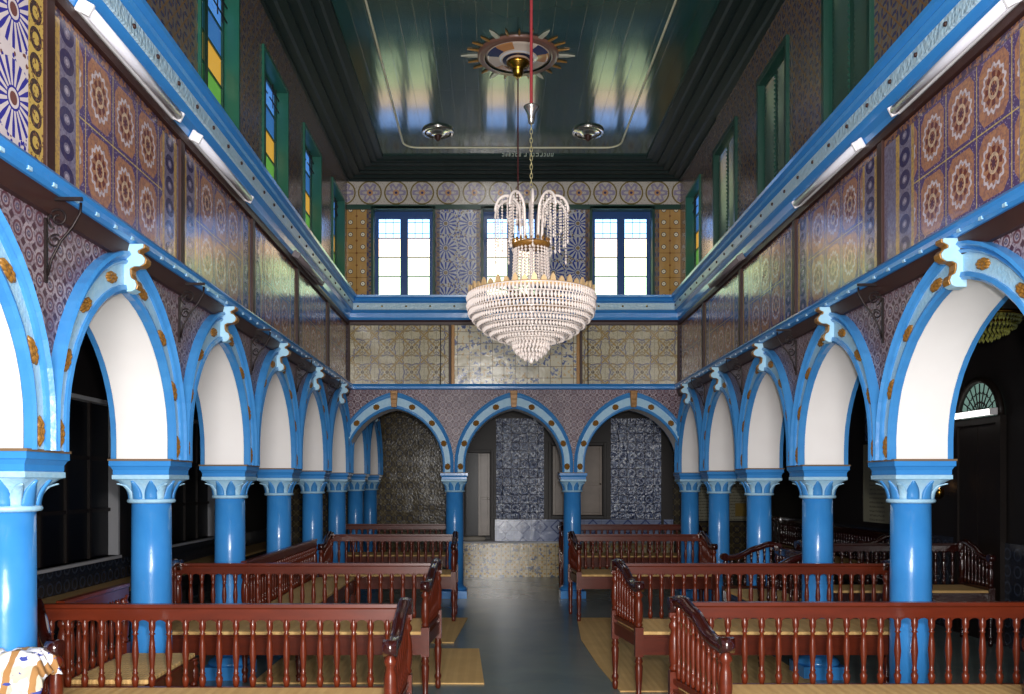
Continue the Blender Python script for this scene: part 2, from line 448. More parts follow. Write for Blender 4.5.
# arcade wall with arched openings (tiles)
def arcade(name, pts, M4, ztop, m):
    mb = MB(); bm = mb.bm
    for a, b in zip(pts, pts[1:]):
        lo, hi = min(a, b), max(a, b); c = (lo+hi)/2; bay = hi-lo
        ci, co = arch_curves(bay)
        cr = [(lo, 0), ] if False else None
        for y in (-TH, TH):
            prev = None
            seq = [(hi-c, 0.0)] + ci + [(lo-c, 0.0)]
            vs = [(bm.verts.new((c+p[0], y, Z0+p[1])), bm.verts.new((c+p[0], y, ztop))) for p in seq]
            for (p0, t0), (p1, t1) in zip(vs, vs[1:]):
                try: bm.faces.new((p0, p1, t1, t0))
                except ValueError: pass
        mb.quad((lo, -TH, ztop), (hi, -TH, ztop), (hi, TH, ztop), (lo, TH, ztop))
    lo, hi = min(pts), max(pts)
    for e in (lo, hi): mb.quad((e, -TH, Z0), (e, TH, Z0), (e, TH, ztop), (e, -TH, ztop))
    bmesh.ops.remove_doubles(bm, verts=bm.verts[:], dist=1e-5)
    o = mb.build(name, m, None, M4); struct(o); return o

def holed(mb, x0, x1, z0, z1, y0, y1, holes):   # boxes around rectangular holes, holes sorted (a, b, c, d)
    xs = x0
    for a, b, c, d in sorted(holes):
        if a > xs: mb.box(xs, a, y0, y1, z0, z1)
        if c > z0: mb.box(a, b, y0, y1, z0, c)
        if d < z1: mb.box(a, b, y0, y1, d, z1)
        xs = b
    if x1 > xs: mb.box(xs, x1, y0, y1, z0, z1)

WZ0, WZ1 = ZCT-.02, 5.26
lwin = [(5.75, 6.65), (7.35, 8.25), (8.95, 9.85), (10.55, 11.4)]
rwin = [(5.55, 6.4), (7.2, 8.05), (8.8, 9.75), (10.45, 11.25)]
bwin = [(-1.62, -.76), (-.15, .66), (1.31, 2.18)]
WALL0 = .8

# --- left
wl = arcade('wall_left', LYW, ML, ZS, M['spandrel'])
mb = MB(); holed(mb, WALL0, YR+TH, ZS, ZW+.3, -TH, TH, [(a, b, WZ0, WZ1) for a, b in lwin]); mb.build('upper_wall', M['upper'], wl)
mb = MB(); mb.box(WALL0, LY[0], -TH, TH, Z0, ZS); mb.build('lower_wall', M['spandrel'], wl)
wl2 = arcade('wall_left_aisle_return', LY[6:], ML, 3.05, M['spandrel'])
wl2.name = 'wall_rear_left_arcade'
# --- right
wr = arcade('wall_right', [-y for y in RYW][::-1], MR, ZS, M['spandrel'])
mb = MB(); holed(mb, -YR-TH, -WALL0, ZS, ZW+.3, -TH, TH, [(-b, -a, WZ0, WZ1) for a, b in rwin]); mb.build('upper_wall', M['upper'], wr)
# --- rear
wb = arcade('wall_rear', BX, MB_, ZS, M['spandrel'])
mb = MB(); holed(mb, XL+TH, XR-TH, ZS, ZW+.3, -TH+.01, TH, [(a, b, WZ0, WZ1) for a, b in bwin]); mb.build('upper_wall', M['upper'], wb)

def panel(parent, M4, x0, x1, z0, z1, m, d=.012, off=0.0):
    mb = MB(); w, h = (x1-x0)/2, (z1-z0)/2
    mb.box(-w, w, -d, 0, -h, h)
    # parent sits at M4, so give the child a local offset
    o = mb.build('tile_panel', m, parent); o.location = ((x0+x1)/2, -TH-off, (z0+z1)/2); return o
def strip(parent, x0, x1, z0, z1, m, d=.03, name='wooden_strip'):
    mb = MB(); mb.box(x0, x1, -TH-d, -TH, z0, z1); return mb.build(name, m, parent, bevel=.004)
Wl = 1.612-.07; Wr = 1.608-.07
M['medL'] = tile('orange_medallion_tile', f_medal(Wl)); M['medR'] = tile('orange_medallion_tile_right', f_medal(Wr))
M['starL'] = tile('violet_star_tile', f_star(Wl))
for i in range(6):
    a, b = LY[i], LY[i+1]; b = min(b, YR-TH)
    panel(wl, ML, a+.035, b-.035, ZS+.07, ZC-.06, M['starL'] if i == 0 else M['medL'])
    strip(wl, b-.035 if i == 5 else b-.035, b+.035 if i < 5 else b, ZS+.07, ZC-.04, M['brownboard'])
for i in range(6):
    a, b = RY[i], RY[i+1]; b = min(b, YR-TH)
    panel(wr, MR, -b+.035, -a-.035, ZS+.07, ZC-.06, M['medR'])
    strip(wr, -b-(.035 if i < 5 else 0), -b+.035, ZS+.07, ZC-.04, M['brownboard'])
# rear panels
for x0, x1, m in ((-1.90, -.58, 'geo'), (-.50, 1.13, 'framed'), (1.21, 2.48, 'geo')):
    panel(wb, MB_, x0, x1, ZS+.07, ZC-.06, M[m])
for x0, x1 in ((-1.945, -1.90), (-.58, -.545), (1.175, 1.21), (2.48, 2.525)): strip(wb, x0, x1, ZS+.07, ZC-.05, M['brownboard'])
for x0, x1 in ((-.545, -.50), (1.13, 1.175)): strip(wb, x0, x1, ZS+.07, ZC-.05, M['gold'], .02, 'yellow_border')
for x0, x1, m in ((-1.945, -1.68, 'orange'), (-.70, -.21, 'starblue'), (.72, 1.25, 'starblue'), (2.24, 2.525, 'orange')):
    panel(wb, MB_, x0, x1, ZCT, WZ1-.05, M[m])
panel(wb, MB_, -1.945, 2.525, WZ1+.02, ZW-.005, M['frieze'])
strip(wb, -1.945, 2.525, WZ1-.045, WZ1+.02, M['greenpaint'], .02, 'green_lintel_strip')

# ------------------------------------------------------------------ trims: ledge, board, cornice
def run(name, M4, x0, x1, prof, m, parent=None):     # prof: (proj, z)
    mb = MB(); mb.prism(prof, x0, x1, lambda u, v, h: Vector((h, -TH-u, v)))
    o = mb.build(name, m, parent, M4 if parent is None else None)
    if parent is None: struct(o)
    return o
runs = [(ML, WALL0, YR-TH-.02), (MR, -(YR-TH-.02), -WALL0), (MB_, XL+TH, XR-TH)]
tn = 1
for q, (m4, a, b) in enumerate(runs):
    rear = q == 2
    pj = .06 if rear else .085
    led = run('trim_%d' % tn, m4, a, b, [(0, 2.80), (pj-.02, 2.80), (pj, 2.812), (pj, 2.838), (pj+.015, 2.852), (pj, 2.872), (0, 2.88)], M['blue']); tn += 1
    if not rear:
        br = run('trim_%d' % tn, m4, a, b, [(-.004, 2.715), (.03, 2.715), (.05, 2.80), (-.004, 2.80)], M['brownboard']); tn += 1
    cor = run('trim_%d' % tn, m4, a, b, [(0, 3.73), (.03, 3.73), (.045, 3.76), (.05, 3.82), (.075, 3.84), (.085, 3.85), (.085, 3.95), (.12, 3.965), (.13, 3.985), (.12, 4.0), (.15, 4.015), (.155, 4.04), (.02, 4.055), (0, 4.055)], M['blue']); tn += 1
    run('relief_band', None, a, b, [(.085, 3.852), (.098, 3.858), (.098, 3.942), (.085, 3.948)], M['relief'], cor)
    k = int((b-a)/.32)
    mb = MB()
    for i in range(k):
        x = a + .16 + i*.32
        mb.lathe([(.014, 0), (.012, .01), (.001, .014)], 8, xf=T((x, -TH-.098, 3.90)) @ Matrix.Rotation(PI/2, 4, 'X'))
    mb.build('stud_row', M['brass'] if rear else M['brownboard'], cor)
    run('trim_%d' % tn, m4, a, b, [(0, 3.665), (.035, 3.665), (.04, 3.70), (.03, 3.73), (0, 3.73)], M['brownboard']); tn += 1
    mb = MB()
    n = int((b-a)/.2)
    if not rear:
        for i in range(n):
            x = a + .1 + i*.2; mb.box(x-.014, x+.014, -TH-pj-.004, -TH-pj+.006, 2.806, 2.822)
        mb.build('bead_row', M['blue_light'], led)

# ------------------------------------------------------------------ ceiling
x0, x1, y0, y1 = XL+TH-.02, XR-TH+.02, .9, YR-TH+.02
mb = MB(); mb.box(x0, x1, y0, y1, 5.75, 5.80); ceil = struct(mb.build('ceiling', M['ceil']))
prof = [(0, 5.585), (.05, 5.585), (.05, 5.61), (.12, 5.61), (.14, 5.635), (.22, 5.635), (.22, 5.66), (.30, 5.655), (.32, 5.68), (.40, 5.68), (.40, 5.705), (.47, 5.70), (.49, 5.72), (.56, 5.72), (.56, 5.75), (0, 5.75)]
mb = MB(); bm = mb.bm; rings = []
for d, z in prof: rings.append([bm.verts.new(p) for p in ((x0+d, y0, z), (x0+d, y1-min(d, .5), z), (x1-d, y1-min(d, .5), z), (x1-d, y0, z))])
for a, b in zip(rings, rings[1:]):
    for i in range(3): bm.faces.new((a[i], a[i+1], b[i+1], b[i]))
mb.build('stepped_moulding', M['cove'], ceil)
def rrect(xa, xb, ya, yb, r, n=6):
    pts = []
    for cx, cy, a0 in ((xb-r, yb-r, 0), (xa+r, yb-r, 90), (xa+r, ya+r, 180), (xb-r, ya+r, 270)):
        for k in range(n+1):
            a = math.radians(a0+90*k/n); pts.append((cx+r*math.cos(a), cy+r*math.sin(a), 5.748))
    return pts
mb = MB(); mb.tube(rrect(-1.10, 1.60, 1.6, 10.9, .18), .012, 6, True); mb.build('pale_border_line', mat('pale_border_paint', sr(214,206,176), rough=.3), ceil)
# faint painted inscription strokes behind the border line
mb = MB(); xx = .13
while xx < .80:
    w = random.uniform(.022, .04); h = .05
    k = random.random()
    mb.box(xx, xx+w, 11.13+h, 11.142+h, 5.745, 5.75)
    if k < .7: mb.box(xx+w-.009, xx+w, 11.09, 11.13+h, 5.745, 5.75)
    if k > .4: mb.box(xx, xx+.009, 11.10, 11.13+h, 5.745, 5.75)
    if k > .75 or k < .2: mb.box(xx, xx+w, 11.09, 11.10, 5.745, 5.75)
    xx += w + (.016 if random.random() < .8 else .04)
mb.build('painted_inscription', mat('silver_letter_paint', sr(215,222,210), rough=.4), ceil)

# ------------------------------------------------------------------ windows
def pane_mat(n, c, e):
    return mat(n, (.05, .05, .05), rough=.1, emit=c, es=e)
PB = [pane_mat('blue_glass_bright', (.95, 1.7, 3.4), 1.2), pane_mat('amber_glass_bright', (3.4, 2.5, 1.6), 1.1), pane_mat('green_glass_bright', (2.2, 2.7, 1.45), 1.1), pane_mat('lime_glass_bright', (1.8, 2.4, 1.5), 1.0)]
PS = [pane_mat('blue_stained_glass', (.10, .36, 1.0), .6), pane_mat('sky_stained_glass', (.05, .25, .75), .45), pane_mat('amber_stained_glass', (.95, .50, .04), .6), pane_mat('green_stained_glass', (.16, .5, .05), .55), pane_mat('green_stained_glass_low', (.05, .32, .06), .45)]
def window(n, M4, a, b, mode):
    w = empty('window_%d' % n, M4 @ T(((a+b)/2, 0, WZ0))); struct(w)
    W = b-a; H = WZ1-WZ0; hw = W/2
    if mode == 'shutter':
        mb = MB()
        for s in (-1, 1): mb.box(s*hw-(.05 if s > 0 else 0), s*hw+(.05 if s < 0 else 0), -TH-.03, TH, 0, H)
        mb.box(-hw+.05, hw-.05, -TH-.03, TH, H-.06, H); mb.box(-hw+.05, hw-.05, -TH-.03, TH, 0, .05)
        mb.build('window_frame', M['greenpaint'], w, bevel=.004)
        for s in (-1, 1):
            mb = MB(); xa, xb = (-hw+.05, -.004) if s < 0 else (.004, hw-.05)
            mb.box(xa, xa+.05, -.13, -.10, .05, H-.06); mb.box(xb-.05, xb, -.13, -.10, .05, H-.06)
            mb.box(xa+.05, xb-.05, -.13, -.10, .05, .11); mb.box(xa+.05, xb-.05, -.13, -.10, H-.12, H-.06); mb.box(xa+.05, xb-.05, -.13, -.10, H*.5-.03, H*.5+.03)
            z = .12
            while z < H-.13:
                mb.box(xa+.05, xb-.05, -.012, .012, 0, .045, xf=T((0, -.115, z)) @ Matrix.Rotation(.6, 4, 'X')); z += .04
            mb.build('shutter', M['greenpaint'], w)
        return w
    out = M['greenpaint'] if mode == 'rear' else M['greenlight']
    mb = MB()
    for s in (-1, 1): mb.box(s*hw-(.035 if s > 0 else 0), s*hw+(.035 if s < 0 else 0), -TH-.02, TH, 0, H)
    mb.box(-hw+.035, hw-.035, -TH-.02, TH, H-.035, H)
    mb.build('window_frame', out, w, bevel=.004)
    cw = (W-.07)/2
    fm = M['frameblue'] if mode == 'rear' else M['greenpaint']
    rows = 4 if mode == 'rear' else 5
    for s in (0, 1):
        xa = -hw+.035+s*cw; xb = xa+cw; t = .052 if mode == 'rear' else .035
        mb = MB(); yy = -.02 if mode == 'rear' else -.055
        mb.box(xa, xa+t, yy-.02, yy+.02, 0, H-.035); mb.box(xb-t, xb, yy-.02, yy+.02, 0, H-.035)
        tt = .10 if mode == 'rear' else t
        mb.box(xa+t, xb-t, yy-.02, yy+.02, 0, .06); mb.box(xa+t, xb-t, yy-.02, yy+.02, H-.035-tt, H-.035)
        zs = [.06 + (H-.095-tt)*k/rows for k in range(rows+1)]
        for z in zs[1:-1]: mb.box(xa+t, xb-t, yy-.014, yy+.014, z-.007, z+.007)
        c = mb.build('casement', fm, w)
        for k in range(rows):
            z0_, z1_ = zs[rows-1-k], zs[rows-k]
            pm = (PB if mode == 'rear' else PS)[k]
            mb = MB(); mb.box(xa+t, xb-t, yy-.003, yy+.003, z0_, z1_); mb.build('pane', pm, c)
        mb = MB()   # thin window guard bars
        for zz in (zs[-2]+.05, zs[-1]-.06): mb.box(xa+t, xb-t, yy-.055, yy-.047, zz, zz+.007)
        for fx in (.33, .67): mb.box(xa+t+(cw-2*t)*fx, xa+t+(cw-2*t)*fx+.006, yy-.055, yy-.047, zs[-2], zs[-1])
        mb.build('guard_bars', M['iron'], c)
    return w
wn = 1
for a, b in lwin: window(wn, ML, a, b, 'side'); wn += 1
for a, b in bwin: window(wn, MB_, a, b, 'rear'); wn += 1
for i, (a, b) in enumerate(rwin): window(wn, MR, -b, -a, 'side' if i == 3 else 'shutter'); wn += 1

# ------------------------------------------------------------------ columns
def make_column():
    root = empty('column')
    mb = MB(); mb.box(-.17, .17, -.17, .17, 0, .10); mb.lathe([(.165, .10), (.17, .12), (.15, .145), (.128, .155), (.12, .17)], 24)
    mb.build('plinth', M['blue'], root)
    mb = MB(); mb.lathe([(.121, .17), (.121, .6), (.119, 1.0), (.116, 1.43)], 28); mb.build('shaft', M['blue'], root)
    mb = MB(); mb.lathe([(.118, 1.425), (.138, 1.43), (.143, 1.44), (.138, 1.45), (.118, 1.455)], 28); mb.build('necking_ring', M['blue_light'], root)
    # bell, circle to square
    mb = MB(); bm = mb.bm; N = 32; rings = []
    for k in range(8):
        t = k/7; r = .116 + .060*t**2.0; sq = t**1.5
        ring = []
        for i in range(N):
            a = 2*PI*i/N; c, s_ = math.cos(a), math.sin(a); m_ = max(abs(c), abs(s_))
            rr = r*((1-sq) + sq*(1/m_)*.95); ring.append(bm.verts.new((rr*c, rr*s_, 1.45+.125*t)))
        rings.append(ring)
    for a, b in zip(rings, rings[1:]):
        for i in range(N): bm.faces.new((a[i], a[(i+1)%N], b[(i+1)%N], b[i])).smooth = True
    cap = mb.build('capital', M['blue_light'], root)
    for q in range(12):
        ang = math.radians({0: -20, 1: 20, 2: 45}[q % 3] + 90*(q//3)); corner = q % 3 == 2
        mb = MB(); bm = mb.bm; rows = []
        for k in range(9):
            t = k/8
            w = (.036*(.9+.35*t)*max(0, 1-t**2.2) if not corner else .024*math.sqrt(max(0, 1-t**2.4)))+.001
            out = .124 + (.044*t**2 if not corner else .085*t**2.2)
            z = 1.452 + (.112*t if not corner else .112*t - .03*max(0, t-.75)*2)
            rows.append([bm.verts.new((out-.006*abs(x)**1.5*2+.006, x*w, z)) for x in (-1, -.5, 0, .5, 1)])
        for a, b in zip(rows, rows[1:]):
            for j in range(4): bm.faces.new((a[j], a[j+1], b[j+1], b[j])).smooth = True
        o = mb.build('leaf', M['blue_light'] if corner else M['blue_mid'], cap); o.rotation_euler.z = ang
        so = o.modifiers.new('thick', 'SOLIDIFY'); so.thickness = .006
    mb = MB(); bm = mb.bm
    def sqr(prof, bm):
        rg = [[bm.verts.new((sx*h, sy*h, z)) for sx, sy in ((-1,-1),(1,-1),(1,1),(-1,1))] for h, z in prof]
        for a, b in zip(rg, rg[1:]):
            for i in range(4): bm.faces.new((a[i], a[(i+1)%4], b[(i+1)%4], b[i]))
        bm.faces.new(rg[0][::-1]); bm.faces.new(rg[-1])
    sqr([(.166, 1.600), (.168, 1.605), (.168, 1.628), (.178, 1.648), (.185, 1.652), (.185, 1.683)], bm)
    mb.build('abacus', M['blue'], root)
    mb = MB(); sqr([(.158, 1.568), (.172, 1.574), (.172, 1.598), (.160, 1.601)], mb.bm); mb.build('lower_abacus', M['blue_light'], root)
    mb = MB(); mb.box(-.19, .19, -.19, .19, 1.682, 1.694); mb.build('impost_slab', mat('brown_gilt', sr(120,96,70), rough=.5) if 'imp' not in M else M['imp'], root)
    return root
proto_col = make_column()
ordn = ['nearest', 'second', 'third', 'fourth', 'fifth', 'sixth', 'seventh', 'eighth']
cols = []
for k, y in enumerate(LY[1:]):
    if k == 5: lab = 'blue corner column where the left arcade meets the rear arcade'
    elif k > 5: lab = ['blue column seen through the left rear arch, nearer of two', 'blue column seen through the left rear arch, farther of two'][k-6]
    elif k == 0: lab = 'blue column cut by the left edge, behind the crumpled white cloth'
    else: lab = 'glossy blue column, %s from the front in the left arcade' % ordn[k]
    cols.append((XL, y, lab, 'blue columns of the left arcade'))
for k, y in enumerate(RY[1:]):
    if k == 0: lab = 'blue column of the right arcade just beyond the right edge'
    elif k == 5: lab = 'blue corner column where the right arcade meets the rear arcade'
    else: lab = 'glossy blue column, %s visible from the front in the right arcade' % ordn[k-1]
    cols.append((XR-.01396*(YR-y), y, lab, 'blue columns of the right arcade'))
cols.append((BX[1], YR, 'blue column left of the central rear arch', 'blue columns of the rear arcade'))
cols.append((BX[2], YR, 'blue column right of the central rear arch, before the wall cupboard', 'blue columns of the rear arcade'))
for i, (x, y, lab, gr) in enumerate(cols):
    o = proto_col if i == 0 else copy_tree(proto_col)
    o.location = (x, y, 0); tag(o, lab, 'column', gr)

# ------------------------------------------------------------------ arches
aL = make_arch(1.612); aR = make_arch(1.608); aB = make_arch(1.599, rear=True)
aR3 = make_arch(RY[2]-RY[1])
aL2 = make_arch(LYW[6]-LYW[5]); aR2 = make_arch(RYW[6]-RYW[5])
firsts = {}
def put_arch(p, key, M4, lab, gr):
    o = p if key not in firsts else copy_tree(p)
    firsts[key] = 1; o.matrix_world = M4; tag(o, lab, 'arch', gr)
for k in range(8):
    c = (LYW[5]+LYW[6])/2 if k == 5 else (LY[k]+LY[k+1])/2
    lab = ['blue arch cut by the left edge of the view', 'blue and white arch with gilt corbel, first whole one on the left',
           'blue arch with gilt corbel, second whole one on the left', 'third whole blue arch on the left from the front', 'fourth whole blue arch on the left from the front',
           'small farthest blue arch of the left side before the rear arcade', 'narrow blue arch seen through the left rear arch, nearer', 'narrow blue arch seen through the left rear arch, farther'][k]
    put_arch(aL2 if k == 5 else aL, 'L2' if k == 5 else 'L', ML @ T((c, 0, 0)), lab, 'arches of the left arcade')
for k in range(6):
    c = (RYW[5]+RYW[6])/2 if k == 5 else (RY[k]+RY[k+1])/2
    lab = ['blue arch mostly beyond the right edge of the view', 'large blue arch at right framing the fanlight and green chandelier',
           'blue arch on the right, second largest, before the stone tablet', 'middle sized blue arch on the right, third from the front', 'blue arch on the right, fourth from the front',
           'small farthest blue arch of the right arcade'][k]
    put_arch({5: aR2, 1: aR3}.get(k, aR), {5: 'R2', 1: 'R3'}.get(k, 'R'), MR @ T((-c, 0, 0)), lab, 'arches of the right arcade')
for k in range(3):
    c = (BX[k]+BX[k+1])/2
    put_arch(aB, 'B', MB_ @ T((c, 0, 0)), ['left arch of the rear arcade, opening onto olive tiles', 'central arch of the rear arcade, facing the aisle', 'right arch of the rear arcade, over a dark bench'][k], 'arches of the rear arcade')

# ------------------------------------------------------------------ iron brackets
def make_bracket():
    root = empty('wall_bracket')
    mb = MB(); mb.box(-.008, .008, -.012, 0, 2.42, 2.70); mb.build('wall_bar', M['iron'], root)
    mb = MB(); mb.box(-.006, .006, -.165, -.012, 2.775, 2.79); mb.box(-.008, .008, -.03, -.022, 2.70, 2.775); mb.build('top_bar', M['iron'], root)
    def spiral(cy, cz, r0, r1, a0, turns, n=26):
        return [(0, cy+(r0+(r1-r0)*k/n)*math.cos(a0+turns*2*PI*k/n), cz+(r0+(r1-r0)*k/n)*math.sin(a0+turns*2*PI*k/n)) for k in range(n+1)]
    mb = MB()
    mb.tube([(0, -.012, 2.45), (0, -.03, 2.52), (0, -.07, 2.60), (0, -.12, 2.66), (0, -.155, 2.72), (0, -.158, 2.765)], .006, 6)
    mb.tube(spiral(-.06, 2.70, .048, .012, -1.2, 1.5), .005, 6)
    mb.tube(spiral(-.045, 2.60, .03, .01, 2.2, -1.3), .0045, 6)
    mb.build('scroll', M['iron'], root)
    return root
br = make_bracket(); first = True
for side, m4, ys in (('left', ML, LY[1:6]), ('right', MR, [-y for y in RY[1:6]])):
    for k, y in enumerate(ys):
        o = br if first else copy_tree(br); first = False
        o.matrix_world = m4 @ T((y, -TH, 0))
        tag(o, 'black iron scroll bracket under the %s ledge, %s from the front' % (side, ordn[k]), 'bracket', 'iron brackets on the %s wall' % side)

# ------------------------------------------------------------------ floor, aisles, rear rooms
AXL, AXR, YB = -4.12, 4.9, 16.0
mb = MB(); mb.box(AXL-.3, AXR+.3, -1.5, YB+.3, -.05, 0); struct(mb.build('floor', M['floor']))
mb = MB()
mb.box(AXL-.3, XL-TH, .8, YB+.1, 3.05, 3.12); mb.box(XR+.05, AXR+.3, .8, YB+.1, 3.05, 3.12); mb.box(XL-TH, XR+TH, YR+TH, YB+.1, 3.05, 3.12)
struct(mb.build('ceiling_aisles', M['darkwood']))
# left aisle wall, with two recessed windows
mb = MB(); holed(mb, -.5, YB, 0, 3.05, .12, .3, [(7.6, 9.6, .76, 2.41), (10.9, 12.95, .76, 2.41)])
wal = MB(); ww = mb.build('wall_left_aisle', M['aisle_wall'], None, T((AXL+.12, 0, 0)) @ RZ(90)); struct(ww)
for (a, b) in ((7.6, 9.6), (10.9, 12.95)):
    w = empty('window_%d' % wn, T((AXL, (a+b)/2, .76)) @ RZ(90)); struct(w); wn += 1; h = (b-a)/2
    mb = MB()
    for s in (-1, 1): mb.box(s*h-.02, s*h+.02, -.01, .13, 0, 1.65)
    mb.box(-h+.02, h-.02, -.01, .13, 1.63, 1.67); mb.box(-h+.02, h-.02, -.05, .13, -.03, 0.0)
    mb.build('window_frame', M['plasterw'], w)
    mb = MB(); mb.box(-h+.02, h-.02, .10, .12, 0, 1.63); mb.build('pane', M['black'], w)
    mb = MB()
    for x in (-.5, 0, .5): mb.box(x-.02, x+.02, .07, .1, 0, 1.63)
    for z in (.5, 1.05): mb.box(-h+.02, h-.02, .075, .1, z-.02, z+.02)
    mb.build('glazing_bars', M['darkwood'], w)
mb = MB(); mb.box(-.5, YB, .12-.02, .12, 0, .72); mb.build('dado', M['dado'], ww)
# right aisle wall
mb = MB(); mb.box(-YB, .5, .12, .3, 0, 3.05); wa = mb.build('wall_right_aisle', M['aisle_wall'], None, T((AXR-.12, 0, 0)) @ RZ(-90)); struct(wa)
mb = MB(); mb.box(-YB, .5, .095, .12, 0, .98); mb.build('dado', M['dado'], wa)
# far rear wall
mb = MB(); mb.box(AXL-.1, AXR+.1, 0, .2, 0, 3.05); wf = struct(mb.build('wall_rear_far', M['olive'], None, T((0, YB, 0))))
# central rear block
mb = MB(); holed(mb, -.60, 3.0, 0, 3.05, 0, .5, [(-.50, .03, .62, 2.1), (.93, 1.90, .96, 2.22)])
bl = struct(mb.build('wall_rear_centre', M['darkwood'], None, T((0, 14.45, 0))))
def bpanel(x0, x1, z0, z1, m, d=.02, name='tile_panel', z=None):
    mb = MB(); w, h = (x1-x0)/2, (z1-z0)/2; mb.box(-w, w, -d, 0, -h, h)
    o = mb.build(name, m, bl); o.location = ((x0+x1)/2, 0, (z0+z1)/2); return o
bpanel(-.60, 3.0, 0, .555, M['step'], .09); bpanel(-.60, 3.0, .555, .585, M['plasterw'], .11, 'stone_ledge')
bpanel(.05, 3.0, .585, .945, M['wains'], .03); bpanel(.07, .86, .96, 2.62, M['rearblue'], .025); bpanel(1.97, 2.80, .96, 2.62, M['rearblue'], .025)
bpanel(.03, .07, .96, 2.75, M['darkwood'], .05, 'dark_post'); bpanel(2.80, 2.84, .6, 2.75, M['darkwood'], .05, 'dark_post')
bpanel(-.60, 3.0, 2.66, 2.74, M['darkwood'], .05, 'dark_beam')
mb = MB(); mb.box(-.6, -.55, -.03, .0, .6, 3.0); mb.build('dark_post', M['darkwood'], bl)

doorm = mat('pale_worn_wood', rough=.35, fn=paint_noise(sr(150,134,120), sr(112,96,84), 6))
def leaf(parent, name, x0, x1, z0, z1, y, mm):
    mb = MB(); t = .045
    mb.box(x0, x0+t, y-.02, y, z0, z1); mb.box(x1-t, x1, y-.02, y, z0, z1)
    zm = z0+(z1-z0)*.45
    for a, b in ((z0, z0+t), (zm-t/2, zm+t/2), (z1-t, z1)): mb.box(x0+t, x1-t, y-.02, y, a, b)
    d = mb.build(name, mm, parent, bevel=.004)
    mb = MB(); mb.box(x0+t, x1-t, y-.01, y-.002, z0+t, zm-t/2); mb.box(x0+t, x1-t, y-.01, y-.002, zm+t/2, z1-t)
    mb.box(x0+t+.04, x1-t-.04, y-.016, y-.01, z0+t+.04, zm-t/2-.04); mb.box(x0+t+.04, x1-t-.04, y-.016, y-.01, zm+t/2+.04, z1-t-.04)
    mb.build('door_panel', doorm, d)
    mb = MB(); hx = x1-.03; mb.lathe([(.012, 0), (.014, .01), (.006, .02), (.014, .03), (.001, .04)], 10, xf=T((hx, y-.02, zm)) @ Matrix.Rotation(PI/2, 4, 'X')); mb.build('handle', M['silver'], d)
def cupboard(x0, x1, z0, z1, lab, doors, depth=.3):
    c = empty('wall_cupboard', T(((x0+x1)/2, 14.45, z0))); w = (x1-x0)/2; h = z1-z0
    mb = MB()
    for s in (-1, 1): mb.box(min(s*w, s*(w-.05)), max(s*w, s*(w-.05)), -.045, .1, 0, h)
    mb.box(-w+.05, w-.05, -.045, .1, 0, .05); mb.box(-w+.05, w-.05, -.045, .1, h-.05, h)
    for s in (-1, 1): mb.box(min(s*(w-.05), s*(w-.07)), max(s*(w-.05), s*(w-.07)), -.055, -.03, .05, h-.05)
    mb.build('frame', M['darkwood'], c, bevel=.005)
    mb = MB(); mb.box(-w+.04, w-.04, .08, .1, .04, h-.04); mb.build('back', M['black'], c)
    for a, b in doors: leaf(c, 'door', a*w, b*w, .06, h-.06, 0.0, doorm)
    tag(c, lab, 'cupboard', 'cupboards in the rear wall')
cupboard(.93, 1.90, .96, 2.22, 'framed two-door cupboard in the rear wall behind the right arcade column', [(-.84, -.01), (.01, .84)])
cupboard(-.50, .03, .62, 2.1, 'narrow dark cupboard with one pale door, left of the blue tile wall', [(.02, .78)])

# tablets
def f_tablet(g):
    u = g.x; r = g.cell(g.z, .055)
    ln = r.abs().lt(.22)*(g.noise(70, 2).gt(.48))*(u.abs().lt(.22))
    c = g.mix(sr(196,192,166), sr(176,170,142), g.noise(6, 3))
    return g.mix(c, sr(96,92,80), ln*.8)
M['tablet'] = mat('inscribed_cream_stone', rough=.4, fn=f_tablet)
def tablet(M4, w, h, lab, plaque=False, name='stone_tablet'):
    t = empty(name, M4)
    mb = MB(); mb.box(-w/2, w/2, -.03, 0, -h/2, h/2); mb.build('slab', M['tablet'], t)
    mb = MB(); e = .035
    for s in (-1, 1): mb.box(min(s*w/2, s*(w/2+e)), max(s*w/2, s*(w/2+e)), -.04, 0, -h/2-e, h/2+e)
    mb.box(-w/2, w/2, -.04, 0, h/2, h/2+e); mb.box(-w/2, w/2, -.04, 0, -h/2-e, -h/2)
    mb.build('border', M['darkwood'], t)
    if plaque: mb = MB(); mb.box(-.12, .12, -.042, -.03, -h/2+.08, -h/2+.32); mb.build('yellow_plaque', mat('ochre_plaque', sr(170,140,60), rough=.4), t)
    tag(t, lab, 'tablet', 'inscribed tablets')
tablet(T((4.58, YB+.01, 1.46)), .5, 1.2, 'cream inscribed tablet with a yellow plaque on the far wall', True)
tablet(T((3.85, YB+.01, 1.46)), .5, 1.2, 'cream inscribed tablet on the far wall, beside the corner column')
tablet(T((AXR-.01, 11.0, 1.55)) @ RZ(-90), .8, 1.0, 'cream inscribed tablet on the right aisle wall')
mb = MB(); mb.box(-.4, .4, -.02, 0, -.25, .25); o = mb.build('tile_panel', M['wains'], wa); o.location = (-11.0, .12, 2.35)

